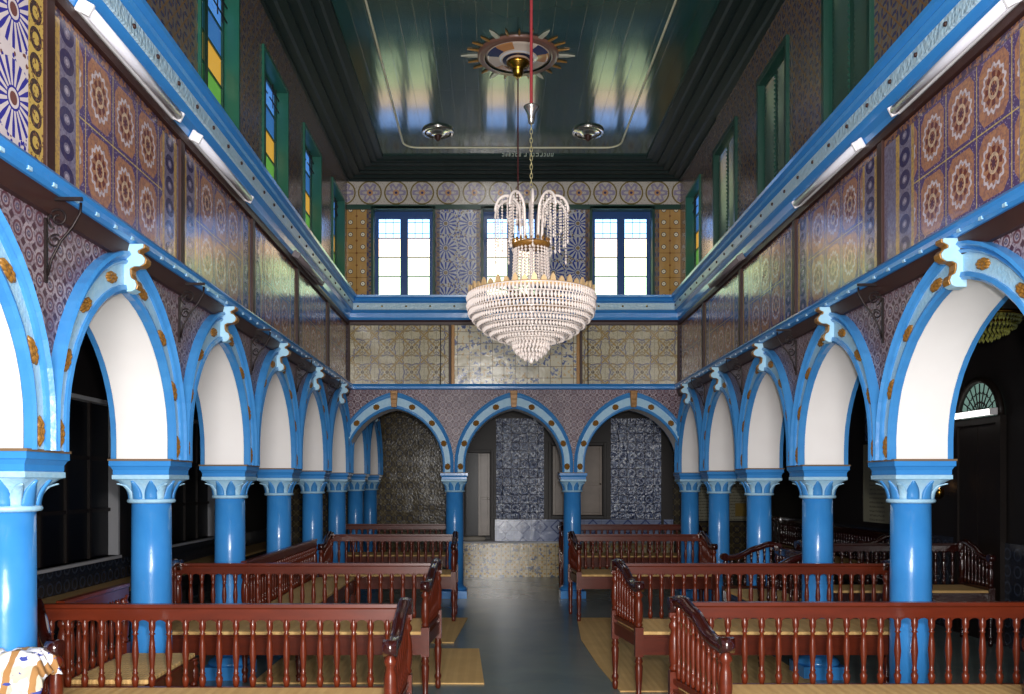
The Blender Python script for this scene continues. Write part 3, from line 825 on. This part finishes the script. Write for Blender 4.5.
# fanlight door on right aisle wall
d = empty('door_1', T((AXR-.01, 8.7, 0)) @ RZ(-90)); struct(d)
mb = MB(); mb.box(-.42, -.34, -.06, .0, 0, 2.2); mb.box(.34, .42, -.06, 0, 0, 2.2); mb.box(-.34, .34, -.06, 0, 2.13, 2.2)
pts = [(.38*math.cos(PI*k/16), -.03, 2.2+.38*math.sin(PI*k/16)) for k in range(17)]
mb.tube(pts, .035, 8); mb.build('door_frame', M['darkwood'], d)
mb = MB()
for s in (-1, 1): mb.box(min(0, s*.34)+.004, max(0, s*.34)-.004, -.04, -.01, 0, 2.12)
mb.build('door_leaf', M['darkwood'], d)
mb = MB(); mb.prism([(0, 2.2)]+[(.35*math.cos(PI*k/16), 2.2+.35*math.sin(PI*k/16)) for k in range(17)], -.012, -.004, lambda u, v, h: Vector((u, h, v)))
mb.build('fanlight_pane', mat('fanlight_glass', sr(120,150,140), rough=.2, emit=(.25, .42, .36), es=.45), d)
mb = MB()
for k in range(1, 12):
    a = PI*k/12
    mb.tube([(.08*math.cos(a), -.02, 2.2+.08*math.sin(a)), (.34*math.cos(a), -.02, 2.2+.34*math.sin(a))], .006, 6)
for r in (.08, .16, .25):
    mb.tube([((r+.012*math.cos(24*PI*k/48))*math.cos(PI*k/48), -.02, 2.2+(r+.012*math.cos(24*PI*k/48))*math.sin(PI*k/48)) for k in range(49)], .005, 6)
mb.build('fanlight_tracery', M['iron'], d)

# ------------------------------------------------------------------ fluorescent tubes
def make_tube(L=1.2, lit='tube_off', body='porcelain'):
    t = empty('fluorescent_light')
    mb = MB(); mb.box(-L/2, L/2, .0, .028, -.034, .034); mb.build('batten', M[body], t, bevel=.006)
    mb = MB(); mb.tube([(-L/2+.03, -.022, 0), (L/2-.03, -.022, 0)], .026, 12); mb.build('tube', M[lit], t)
    for s in (-1, 1):
        mb = MB(); mb.box(s*(L/2-.015)-.010, s*(L/2-.015)+.010, -.045, .005, -.030, .030); mb.build('end_holder', M[body], t, bevel=.005)
    return t
ta = make_tube(); tg = make_tube(1.2, 'grey_tube', 'grey_tube')
fa = fg = True
for side, m4, L in (('left', ML, [(4.58, 'w'), (6.08, 'w'), (8.9, 'g')]), ('right', MR, [(-4.5, 'w'), (-6.2, 'w'), (-9.0, 'g')])):
    for k, (x, c) in enumerate(L):
        if c == 'w': o = ta if fa else copy_tree(ta); fa = False
        else: o = tg if fg else copy_tree(tg); fg = False
        o.matrix_world = m4 @ T((x, -TH-.068, 3.735)) @ Matrix.Rotation(.5, 4, 'X')
        tag(o, ['large white fluorescent tube light under the %s cornice, nearest', 'second white fluorescent tube light under the %s cornice', 'dull grey unlit tube light under the far %s cornice'][k] % side, 'light', 'tube lights under the cornices')
tl = make_tube(1.15, 'tube_on'); tl.name = 'fluorescent_light'
tl.matrix_world = T((AXR-.12, 8.85, 2.235)) @ RZ(-90) @ T((0, 0, 0)); tag(tl, 'bright lit tube light below the fanlight in the right aisle', 'light')
mb = MB(); mb.box(-.3, -.28, .028, .12, -.01, .01); mb.box(.28, .3, .028, .12, -.01, .01); mb.build('wall_arm', M['grey_tube'], tl)

# small oil lamp
l = empty('oil_lamp', T((AXR-.1, 9.35, 1.40)))
mb = MB(); mb.lathe([(.01, -.02), (.04, 0), (.05, .05), (.045, .09)], 12); mb.build('glass_cup', M['brass'], l)
mb = MB(); mb.lathe([(.001, .09), (.015, .11), (.012, .14), (.001, .165)], 8); mb.build('flame', mat('small_flame', (1, .5, .2), emit=(1, .5, .2), es=6), l)
mb = MB(); mb.box(0.03, .1, -.01, .01, .02, .04); mb.build('wall_hook', M['iron'], l)
tag(l, 'tiny burning oil lamp on the dark right aisle wall', 'lamp')

# ------------------------------------------------------------------ benches
def spindle_mesh(h, r=.0145, n=8):
    mb = MB()
    P = [(.6, 0), (.9, .03), (1.15, .08), (1.3, .14), (.75, .19), (1.1, .21), (.75, .23), (.8, .3), (1.25, .5), (.95, .66), (.7, .76), (1.15, .78), (.7, .80), (1.15, .86), (1.2, .93), (.8, .97), (.8, 1)]
    mb.lathe([(r*a, h*b) for a, b in P], n)
    bmesh.ops.recalc_face_normals(mb.bm, faces=mb.bm.faces[:])
    me = bpy.data.meshes.new('spindle'); mb.bm.to_mesh(me); mb.bm.free(); me.materials.append(M['mahog']); return me
SP_BACK = spindle_mesh(.345); SP_ARM = spindle_mesh(1.0, .0125)
POST = None
def post_mesh():
    mb = MB()
    mb.box(-.028, .028, -.028, .028, .36, .56)
    mb.lathe([(.014, 0), (.02, .01), (.022, .05), (.016, .06), (.026, .08), (.026, .095), (.016, .11), (.024, .2), (.028, .29), (.02, .31), (.03, .325), (.02, .345), (.026, .36)], 12)
    mb.lathe([(.02, .56), (.028, .575), (.02, .59), (.026, .60), (.03, .66), (.026, .72), (.018, .755), (.028, .77), (.028, .785), (.018, .80), (.026, .815), (.028, .83)], 12)
    bmesh.ops.recalc_face_normals(mb.bm, faces=mb.bm.faces[:])
    me = bpy.data.meshes.new('front_post'); mb.bm.to_mesh(me); mb.bm.free(); me.materials.append(M['mahog']); return me
POSTM = post_mesh()
def link(name, me, parent, loc, sc=(1,1,1), rx=None):
    o = bpy.data.objects.new(name, me); col.objects.link(o); o.parent = parent; o.location = loc; o.scale = sc
    if rx: o.rotation_euler = rx
    return o
def bench(M4, xl, xr, depth, lab, gr, sl=0.0, sr_=0.0, mat_=True, arms=(1, 1), n=None, wood=None):
    """local: back plane at y=0, front edge at y=-depth; sl / sr_ shift the front corners in x"""
    b = empty('spindle_bench', M4)
    L = xr-xl; D = depth
    # back
    mb = MB(); mb.prism([(-.018, .868), (.018, .868), (.016, .92), (.024, .928), (.022, .945), (-.022, .945), (-.024, .928), (-.016, .92)], xl, xr, lambda u, v, h: Vector((h, u, v)))
    mb.build('top_rail', M['mahog'], b)
    n = n or max(4, int(L/.0865)); s = (L-.08)/n
    mb = MB(); mb.box(xl, xr, -.014, .014, .505, .53)
    mb.build('bottom_rail', M['mahog'], b, bevel=.004)
    mb = MB()          # arched fretwork heads between the spindles
    for i in range(n):
        c = xl+.04+s*(i+.5); w = s/2
        pts = [(c-w, .872), (c-w, .845)] + [(c-w+.012+(2*w-.024)*(1-math.cos(PI*k/6))/2, .845+.02*math.sin(PI*k/6)) for k in range(7)] + [(c+w, .845), (c+w, .872)]
        mb.prism(pts, -.008, .008, lambda u, v, h: Vector((u, h, v)))
    mb.build('arched_fret', M['mahog'], b)
    for i in range(n+1): link('spindle', SP_BACK, b, (xl+.04+s*i, 0, .525))
    # seat, apron
    mb = MB(); mb.prism([(xl+.01, 0), (xr-.01, 0), (xr+sr_-.01, -D), (xl+sl+.01, -D)], .49, .508, lambda u, v, h: Vector((u, v, h))); mb.build('seat', M['mahog'], b)
    mb = MB(); mb.prism([(xl+sl+.03, -D-.008), (xr+sr_-.03, -D-.008), (xr+sr_-.03, -D+.014), (xl+sl+.03, -D+.014)], .37, .49, lambda u, v, h: Vector((u, v, h)))
    mb.build('apron', M['mahog'], b)
    mb = MB(); mb.box(xl+.03, xr-.03, -.012, .012, .40, .49); mb.build('rear_apron', M['mahog'], b)
    if mat_:
        mb = MB(); mb.prism([(xl+.04, -.02), (xr-.04, -.02), (xr+sr_-.04, -D-.012), (xl+sl+.04, -D-.012)], .508, .532, lambda u, v, h: Vector((u, v, h)))
        mb.build('seat_mat', M['straw'], b, bevel=.006)
    for q, (x, sh) in enumerate(((xl, sl), (xr, sr_))):
        fx = x+sh; din = .028 if q == 0 else -.028
        link('leg', POSTM, b, (x+din, 0, 0), (1, 1, 1.06))
        if not arms[q]:
            link('leg', POSTM, b, (fx+din, -D, 0), (1, 1, .6)); continue
        link('front_post', POSTM, b, (fx+din, -D, 0))
        # scroll arm rest
        prof = []
        N = 16
        for k in range(N+1):
            t = k/N; y = .02-(D+.05)*t
            z = .935 + .03*math.sin(min(1, t/.35)*PI)*(1 if t < .35 else 0) - .105*(1/(1+math.exp(-(t-.58)*13)))
            prof.append((y, z))
        mb = MB(); bm = mb.bm; rows = []
        for k, (y, z) in enumerate(prof):
            t = -(y-.02)/(D+.05); cx = x+din+sh*t; th = .042 if k < N else .026
            rows.append([bm.verts.new((cx+dx, y, z+dz)) for dx, dz in ((-.024, -th*.7), (.024, -th*.7), (.03, 0), (.018, th*.6), (-.018, th*.6), (-.03, 0))])
        for a_, b_ in zip(rows, rows[1:]):
            for j in range(6): bm.faces.new((a_[j], a_[(j+1)%6], b_[(j+1)%6], b_[j])).smooth = True
        bm.faces.new(rows[0]); bm.faces.new(rows[-1][::-1])
        # scroll ends
        for (yy, zz, r) in ((.0, .93, .042), (-D-.012, .84, .036)):
            tt = min(1, max(0, -yy/D)); mb.lathe([(r, -.03), (r, .03)], 14, xf=T((x+din+sh*tt, yy, zz)) @ Matrix.Rotation(PI/2, 4, 'Y'))
        mb.build('arm_rest', M['mahog_dark'], b)
        na = max(4, int(D/.058))
        for k in range(1, na):
            t = k/na; y = -D*t; tt = -(y-.02)/(D+.05)
            zt = .935 + (.03*math.sin(min(1, tt/.35)*PI) if tt < .35 else 0) - .105*(1/(1+math.exp(-(tt-.58)*13)))
            link('arm_spindle', SP_ARM, b, (x+din+sh*t, y, .56), (1, 1, zt-.02-.56))
        mb = MB(); mb.prism([(x+din-.014, -.02), (x+din+.014, -.02), (fx+din+.014, -D+.02), (fx+din-.014, -D+.02)], .535, .562, lambda u, v, h: Vector((u, v, h)))
        mb.prism([(x+din-.012, -.02), (x+din+.012, -.02), (fx+din+.012, -D+.02), (fx+din-.012, -D+.02)], .42, .49, lambda u, v, h: Vector((u, v, h)))
        mb.build('arm_rail', M['mahog'], b)
    if wood:  # darker varnish replaces mahogany, painting in the dim aisle's shade
        for c in kids(b):
            for sl_ in c.material_slots:
                if sl_.material == M['mahog']: sl_.link = 'OBJECT'; sl_.material = wood
    tag(b, lab, 'bench', gr)
    return b
GL, GR_ = 'spindle benches left of the aisle', 'spindle benches right of the aisle'
bench(T((0, 4.36, 0)), -2.33, -.40, .60, 'nearest long mahogany spindle bench left of the aisle', GL, sl=.42, sr_=-.01)
bench(T((0, 6.58, 0)), -2.40, -.38, .60, 'second mahogany spindle bench left of the aisle, with straw seat', GL, sr_=-.05)
bench(T((0, 10.28, 0)), -1.93, -.40, .58, 'third dark spindle bench left of the aisle, before the rear arcade', GL)
bench(T((0, 12.90, 0)), -2.3, -.45, .55, 'dark spindle bench under the left arch of the rear arcade', GL)
bench(T((0, 4.43, 0)), .90, 2.88, .60, 'nearest long mahogany spindle bench right of the aisle', GR_, sl=.10, sr_=-.48)
bench(T((0, 6.56, 0)), .90, 3.0, .58, 'second mahogany spindle bench right of the aisle, with scroll arm', GR_, sl=.08)
bench(T((0, 10.30, 0)), .90, 2.50, .60, 'third dark spindle bench right of the aisle, below the rear arcade', GR_, sl=.04)
bench(T((0, 12.75, 0)), .98, 3.0, .55, 'dark spindle bench behind the rear arcade, before the cupboard', GR_)
# benches parallel to the aisle
bench(T((-2.21, 4.86, 0)) @ RZ(90), -.40, .40, .42, 'short side bench behind the left front bench, beside a blue column', 'side benches', arms=(0, 0))
bench(T((-1.92, 8.10, 0)) @ RZ(90), -1.36, 1.36, .42, 'long side bench running along the left columns behind the second bench', 'side benches', arms=(0, 0))
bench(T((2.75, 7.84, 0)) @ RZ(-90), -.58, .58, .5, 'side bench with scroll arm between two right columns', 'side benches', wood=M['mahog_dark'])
# aisle seats
def wall_seat(M4, L, D, lab):
    b = empty('low_bench', M4)
    mb = MB(); mb.box(-L/2, L/2, -D, 0, .42, .47); mb.build('seat', M['darkwood'], b, bevel=.006)
    mb = MB(); mb.box(-L/2+.02, L/2-.02, -D-.01, -.02, .47, .495); mb.build('seat_mat', M['straw'], b, bevel=.006)
    mb = MB(); mb.box(-L/2+.04, L/2-.04, -D+.02, -D+.05, .30, .42); mb.build('apron', M['darkwood'], b)
    k = int(L/1.2)+1
    for i in range(k+1):
        x = -L/2+.05+(L-.1)*i/k
        for y in (-D+.035, -.04): mb = MB(); mb.box(x-.03, x+.03, y-.03, y+.03, 0, .42); mb.build('leg', M['darkwood'], b)
    tag(b, lab, 'bench', 'low seats along the left aisle wall')
wall_seat(T((AXL+.0, 8.3, 0)) @ RZ(90), 5.4, .5, 'long low seat with straw mat against the left aisle wall, nearer')
wall_seat(T((AXL+.0, 13.6, 0)) @ RZ(90), 4.2, .5, 'far low seat with straw mat against the left aisle wall')
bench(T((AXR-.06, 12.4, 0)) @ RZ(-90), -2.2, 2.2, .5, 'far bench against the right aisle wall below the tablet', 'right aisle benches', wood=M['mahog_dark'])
bench(T((0, 8.75, 0)), 3.05, 4.75, .5, 'bench in shade-darkened wood standing across the right aisle', 'right aisle benches', wood=M['mahog_dark'])

# ------------------------------------------------------------------ straw mats on the floor
def fmat(pts, lab):
    mb = MB(); mb.prism(pts, .001, .012, lambda u, v, h: Vector((u, v, h)))
    tag(mb.build('straw_mat', M['straw'], None), lab, 'mat', 'straw mats on the floor')
fmat([(.95, 6.45), (2.5, 6.45), (2.5, 9.95), (.97, 9.95), (.88, 8.6), (.90, 7.4)], 'large tan straw mat under the benches right of the aisle')
fmat([(-1.85, 8.42), (-.37, 8.42), (-.28, 9.95), (-1.85, 9.95)], 'tan straw mat beside the third left bench, farther one')
fmat([(-1.85, 6.72), (-.06, 6.70), (-.12, 8.10), (-1.85, 8.12)], 'striped tan straw mat jutting into the aisle behind the second left bench')

# ------------------------------------------------------------------ cloth draped over the left arm
mb = MB(); bm = mb.bm; NX, NY = 26, 26
grid = []
for i in range(NX+1):
    row = []
    for j in range(NY+1):
        s, t = i/NX, j/NY
        # drape: path across the arm (x) with hanging sides; runs from the column to the right
        x = -2.16 + .31*s
        y = 3.52 + .22*(t)
        z = .845 - .16*max(0, (.45-t)/.45)**1.5 - .10*max(0, (s-.72)/.28)**2 - .05*max(0, (.4-s)/.4)
        n1 = noise.noise(Vector((s*5, t*5, 3))); n2 = noise.noise(Vector((s*12, t*12, 9)))
        row.append(bm.verts.new((x + .03*noise.noise(Vector((t*6, s*3, 7))), y + .02*n2, z + .028*n1 + .012*n2)))
    grid.append(row)
for i in range(NX):
    for j in range(NY): bm.faces.new((grid[i][j], grid[i+1][j], grid[i+1][j+1], grid[i][j+1])).smooth = True
def f_cloth(g):
    n = g.noise(8, 2)
    c = g.mix(sr(232,228,232), sr(206,196,176), n.gt(.55))
    c = g.mix(c, sr(170,124,74), ((g.x*2*PI/.11 + n*3).sin().gt(.72)))
    c = g.mix(c, sr(60,72,150), (g.noise(10, 3, vec=g.comb(g.x*1.2+4, g.z*2.5, g.y)).gt(.6))*(g.z.lt(.84)))
    return c
o = mb.build('cloth', mat('patterned_white_cloth', rough=.9, fn=f_cloth)); so = o.modifiers.new('t', 'SOLIDIFY'); so.thickness = .006
tag(o, 'crumpled white cloth with brown and blue print on the bench arm at left', 'cloth')

# ------------------------------------------------------------------ chandelier
CX, CY = .275, 6.1
ch = empty('chandelier', T((CX, CY, 0)))
tag(ch, 'large crystal chandelier with beaded bowl hanging on a red rope', 'chandelier')
mb = MB(); N = 60
mb.tube([(.0+.012*math.sin(k*.3)*0, 0, 4.18+(5.75-4.18)*k/N) for k in range(N+1)], .011, 8); mb.build('rope', M['rope'], ch)
mb = MB(); mb.lathe([(.008, 4.06), (.02, 4.07), (.024, 4.10), (.03, 4.14), (.05, 4.175), (.055, 4.185), (.05, 4.19), (.008, 4.20)], 20); mb.build('chain_cup', M['silver'], ch)
mb = MB(); z = 4.06; k = 0
while z > 3.52:
    pts = []
    for q in range(12):
        a = 2*PI*q/12; u = .009*math.cos(a); v = .02*math.sin(a)
        pts.append((u if k % 2 else 0, 0 if k % 2 else u, z-.018+v))
    mb.tube(pts, .0032, 5, True); z -= .031; k += 1
mb.build('chain', mat('pale_brass', sr(214,200,150), rough=.3, metal=.8), ch)
mb = MB(); mb.lathe([(.012, 2.55), (.014, 3.1), (.012, 3.45), (.02, 3.5), (.012, 3.54)], 12); mb.build('stem', M['crystal'], ch)
def octa(bm, c, r, h):
    top = bm.verts.new((c[0], c[1], c[2]+h)); bot = bm.verts.new((c[0], c[1], c[2]-h))
    ring = [bm.verts.new((c[0]+r*math.cos(a), c[1]+r*math.sin(a), c[2])) for a in (0.4, 0.4+PI/2, .4+PI, .4+1.5*PI)]
    for i in range(4): bm.faces.new((top, ring[i], ring[(i+1)%4])); bm.faces.new((bot, ring[(i+1)%4], ring[i]))
def beads(bm, pts, sp, r, h=None):
    for a, b in zip(pts, pts[1:]):
        a, b = Vector(a), Vector(b); L = (b-a).length; n = max(1, int(L/sp))
        for i in range(n): octa(bm, a+(b-a)*(i+.5)/n, r, h or r)
# crown of drooping arms
NA = 10
for k in range(NA):
    a = 2*PI*k/NA + .31; ca, sa = math.cos(a), math.sin(a)
    arm = []
    for q in range(15):
        ang = PI*q/14
        r = .175 - .09*math.cos(ang); zz = 3.43 + .115*math.sin(ang)
        arm.append((r*ca, r*sa, zz))
    mb = MB(); mb.tube([(.075*ca, .075*sa, 3.22), (.08*ca, .08*sa, 3.33)] + arm, .010, 6); ar = mb.build('crown_arm', M['crystal'], ch)
    mb = MB()
    for q in range(3, 15, 2):
        p = arm[q]; ln = .10 + .03*((q*7) % 3) if q < 8 else .22 + .035*((q*3+k*5) % 4)
        beads(mb.bm, [p, (p[0], p[1], p[2]-ln)], .020, .0085, .0095)
        octa(mb.bm, (p[0], p[1], p[2]-ln-.015), .010, .02)
    mb.build('bead_string', M['crystal'], ar)
mb = MB(); mb.lathe([(.05, 3.19), (.125, 3.20), (.135, 3.215), (.125, 3.225), (.05, 3.23)], 28)
for k in range(20):
    a = 2*PI*k/20; octa(mb.bm, (.13*math.cos(a), .13*math.sin(a), 3.24), .012, .02)
mb.build('brass_gallery', M['gold'], ch)
for k in range(26):
    a = 2*PI*k/26; mb = MB()
    beads(mb.bm, [(.118*math.cos(a), .118*math.sin(a), 3.19), (.125*math.cos(a), .125*math.sin(a), 3.0), (.15*math.cos(a), .15*math.sin(a), 2.90)], .020, .0125, .0115)
    mb.build('neck_string', M['crystal'], ch)
# crest ring
mb = MB(); mb.lathe([(.40, 2.85), (.43, 2.845), (.445, 2.86), (.44, 2.875), (.40, 2.875)], 60, cap=False)
for k in range(44):
    a = 2*PI*k/44; r = .435; w = .02; h = .05 if k % 2 else .034
    p = Vector((r*math.cos(a), r*math.sin(a), 2.875)); tv = Vector((-math.sin(a), math.cos(a), 0))
    vs = [p-tv*w, p+tv*w, p+tv*w*.7+Vector((0,0,h*.6)), p+Vector((0,0,h)), p-tv*w*.7+Vector((0,0,h*.6))]
    o2 = Vector((math.cos(a), math.sin(a), 0))*.008
    f = [mb.bm.verts.new(v+o2) for v in vs]; g_ = [mb.bm.verts.new(v-o2) for v in vs]
    mb.bm.faces.new(f); mb.bm.faces.new(g_[::-1])
    for i in range(5): mb.bm.faces.new((f[i], f[(i+1)%5], g_[(i+1)%5], g_[i]))
mb.build('gilt_crest_ring', mat('pale_gilt', sr(226,190,140), rough=.4, metal=.25), ch)
for k in range(8):
    a = 2*PI*k/8; mb = MB(); mb.tube([(.0, 0, 2.86), (.43*math.cos(a), .43*math.sin(a), 2.86)], .006, 6); mb.build('spoke', M['brass'], ch)
# bowl tiers
tiers = []
prof = [(.445, 2.865), (.448, 2.81), (.444, 2.755), (.425, 2.712), (.392, 2.672), (.355, 2.635), (.31, 2.60), (.26, 2.572), (.20, 2.55), (.14, 2.535)]
for (r0, z0), (r1, z1) in zip(prof, prof[1:]):
    mb = MB(); n = max(16, int(2*PI*r0/.026))
    first_t = z0 > 2.75
    for k in range(n):
        a = 2*PI*(k+.5*(len(tiers) % 2))/n; rm = (r0+r1)/2; zm = (z0+z1)/2; hh = max(abs(z0-z1), .04)*.62
        c = (rm*math.cos(a), rm*math.sin(a), zm)
        octa(mb.bm, c, .0125, hh if first_t else hh*.8)
    mb.tube([(r0*math.cos(2*PI*q/40), r0*math.sin(2*PI*q/40), z0) for q in range(40)], .004, 5, True)
    mb.build('crystal_tier', M['crystal'], ch); tiers.append(1)
# lower bowl
mb = MB()
for (r0, z0) in ((.125, 2.56), (.13, 2.53), (.125, 2.50), (.105, 2.47), (.075, 2.445), (.045, 2.425)):
    n = max(6, int(2*PI*r0/.026))
    for k in range(n):
        a = 2*PI*k/n; octa(mb.bm, (r0*math.cos(a), r0*math.sin(a), z0), .013, .024)
mb.build('lower_bowl', M['crystal'], ch)
mb = MB(); mb.lathe([(.001, 2.385), (.015, 2.395), (.018, 2.41), (.012, 2.42), (.03, 2.435)], 12); mb.build('finial', M['crystal'], ch)

# aisle chandelier (green / gilt)
gc = empty('chandelier', T((3.82, 6.75, 0))); tag(gc, 'small greenish gilt chandelier hanging in the right aisle', 'chandelier')
M['greencry'] = mat('greenish_crystal', sr(150,150,70), rough=.2, trans=.2, spec=.8)
mb = MB(); mb.tube([(0, 0, 3.05), (0, 0, 2.75)], .012, 8); mb.build('stem', M['brass'], gc)
for nm, pf, hh in (('upper_tier', [(.10, 2.95), (.11, 2.92), (.12, 2.88), (.13, 2.84)], .022), ('crystal_bowl', [(.24, 2.82), (.235, 2.79), (.21, 2.75), (.16, 2.71), (.1, 2.68), (.05, 2.66)], .022)):
    mb = MB()
    for r0, z0 in pf:
        n = int(2*PI*r0/.03)
        for k in range(n): octa(mb.bm, (r0*math.cos(2*PI*k/n), r0*math.sin(2*PI*k/n), z0), .014, hh)
    mb.build(nm, M['greencry'], gc)
mb = MB(); mb.lathe([(.22, 2.83), (.255, 2.825), (.26, 2.85), (.22, 2.85)], 30, cap=False); mb.build('gilt_ring', M['brass'], gc)

# ------------------------------------------------------------------ ceiling rosettes, second cord
def rosette(x, y, r, rays, lab):
    t = empty('ceiling_rosette', T((x, y, 5.75)))
    mb = MB(); mb.lathe([(r, 0), (r, -.012), (r*.96, -.03), (r*.88, -.02), (r*.82, -.03)], 40, cap=False); mb.build('outer_ring', mat('rosette_maroon', sr(120,84,72), rough=.3) if rays else M['silver'], t)
    if rays:
        def f_ros(g):
            rr, th = g.polar(g.x/r, g.y/r)
            c = g.mix(sr(226,206,190), sr(60,66,104), (((th*3).cos().gt(.35))*((rr-.62).abs().lt(.14))))
            c = g.mix(c, sr(200,140,90), ((th*3+1.6).cos().gt(.6))*((rr-.62).abs().lt(.14)))
            c = g.mix(c, sr(232,228,232), (rr-.43).abs().lt(.02)); return g.mix(c, sr(40,44,70), (rr-.33).abs().lt(.05))
        dm = mat('painted_rosette', rough=.15, fn=f_ros)
    else: dm = M['silver']
    mb = MB(); mb.lathe([(r*.84, -.012), (r*.7, -.03), (r*.5, -.03), (r*.42, -.05), (r*.25, -.055), (.001, -.06)], 40); mb.build('disc', dm, t)
    if rays:
        for k in range(24):
            mb = MB(); big = k % 4 == 0; L = r*(.40 if big else .28); a = 2*PI*k/24
            w = .022 if big else .010
            mb.prism([(r*.98, -w), (r*1.02+L*.5, -w*.9), (r+L, 0), (r*1.02+L*.5, w*.9), (r*.98, w)], -.014, -.002, lambda u, v, h: Vector((u*math.cos(a)-v*math.sin(a), u*math.sin(a)+v*math.cos(a), h)))
            mb.build('ray', mat('pale_ray_paint', sr(190,186,170), rough=.3) if k == 0 else (bpy.data.materials['pale_ray_paint'] if big else M['gold']), t)
        mb = MB(); mb.lathe([(.02, -.22), (.045, -.20), (.055, -.15), (.06, -.13), (.11, -.10), (.115, -.075), (.08, -.055)], 24); mb.build('brass_cup', M['brass'], t)
    else:
        mb = MB(); mb.lathe([(.01, -.12), (.03, -.10), (.035, -.07), (.05, -.055)], 14); mb.build('centre_knob', M['brownboard'], t)
    tag(t, lab, 'rosette', 'ceiling rosettes' if not rays else None)
rosette(.255, 8.55, .40, True, 'large sunburst ceiling rosette with a brass cup at its centre')
rosette(-.645, 10.4, .19, False, 'small silvery ceiling rosette left of the central one')
rosette(1.146, 10.4, .19, False, 'small silvery ceiling rosette right of the central one')
mb = MB(); mb.tube([(.255, 8.55, 5.53), (.255, 8.55, 3.05)], .007, 6); lc = empty('hanging_lamp', T((.255, 8.55, 0)))
bpy.data.meshes  # cord and a small glass lamp hidden behind the chandelier
o = mb.build('cord', M['cord'], lc); o.location = (-.255, -8.55, 0)
mb = MB(); mb.lathe([(.02, 2.9), (.05, 2.92), (.07, 3.0), (.06, 3.04), (.01, 3.06)], 16); mb.build('glass_bowl', M['crystal'], lc)
tag(lc, 'thin dark red cord with small lamp, hanging from the sunburst rosette', 'lamp')
# thin cords down the rear wall panels
for x, lab in ((-.69, 'thin dark cord running down the left rear tile panel'), (1.28, 'thin dark cord running down the right rear tile panel')):
    mb = MB(); mb.tube([(x, YR-TH-.055, 3.66), (x+.003, YR-TH-.03, 3.3), (x, YR-TH-.075, 2.9), (x, YR-TH-.09, 2.86)], .006, 6); o = mb.build('wall_cord', M['iron'], wb); o.location = (0, -YR, 0); o['label'] = lab
# cushion/bundle on the ledge at the left of the rear block
mb = MB(); mb.lathe([(.001, -.04), (.10, -.035), (.14, 0), (.11, .035), (.001, .045)], 20, xf=T((-.30, 14.40, .628)) @ Matrix.Diagonal((1.5, .55, 1, 1)))
tag(mb.build('cushion', mat('grey_white_cotton', sr(170,162,150), rough=.9)), 'flat pale cushion lying on the rear ledge at left', 'cushion')

# ------------------------------------------------------------------ lights
def area(name, loc, rot, sx, sy, e, c=(1,1,1)):
    l = bpy.data.lights.new(name, 'AREA'); l.shape = 'RECTANGLE'; l.size = sx; l.size_y = sy; l.energy = e; l.color = c
    o = bpy.data.objects.new(name, l); col.objects.link(o); o.location = loc; o.rotation_euler = rot; return o
area('behind_camera_fill', (.0, -1.3, 2.5), (math.radians(88), 0, 0), 1.5, 4.4, 390, (1, .97, .94))  # added unseen area light, tall and narrow to streak the columns
fl = bpy.data.lights.new('camera_flash', 'POINT'); fl.energy = 620; fl.shadow_soft_size = .04; fl.color = (1, .98, .96)
fo = bpy.data.objects.new('camera_flash', fl); col.objects.link(fo); fo.location = (.08, -.02, 1.72)
w = bpy.data.worlds.new('world'); scn.world = w; w.use_nodes = True
w.node_tree.nodes['Background'].inputs[0].default_value = (.55, .62, .75, 1); w.node_tree.nodes['Background'].inputs[1].default_value = .35

# ------------------------------------------------------------------ camera
cam = bpy.data.cameras.new('camera'); co_ = bpy.data.objects.new('camera', cam); col.objects.link(co_)
co_.location = (0, 0, 1.55); co_.rotation_euler = (PI/2, 0, 0)
cam.sensor_width = 36; cam.sensor_fit = 'HORIZONTAL'; cam.lens = 871/1024*36
cam.shift_x = 20/1024; cam.shift_y = 136/1024; cam.clip_start = .05
scn.camera = co_
scn.view_settings.view_transform = 'Standard'; scn.view_settings.look = 'None'; scn.view_settings.gamma = 1
scn.view_settings.use_curve_mapping = False; scn.view_settings.exposure = 0.0
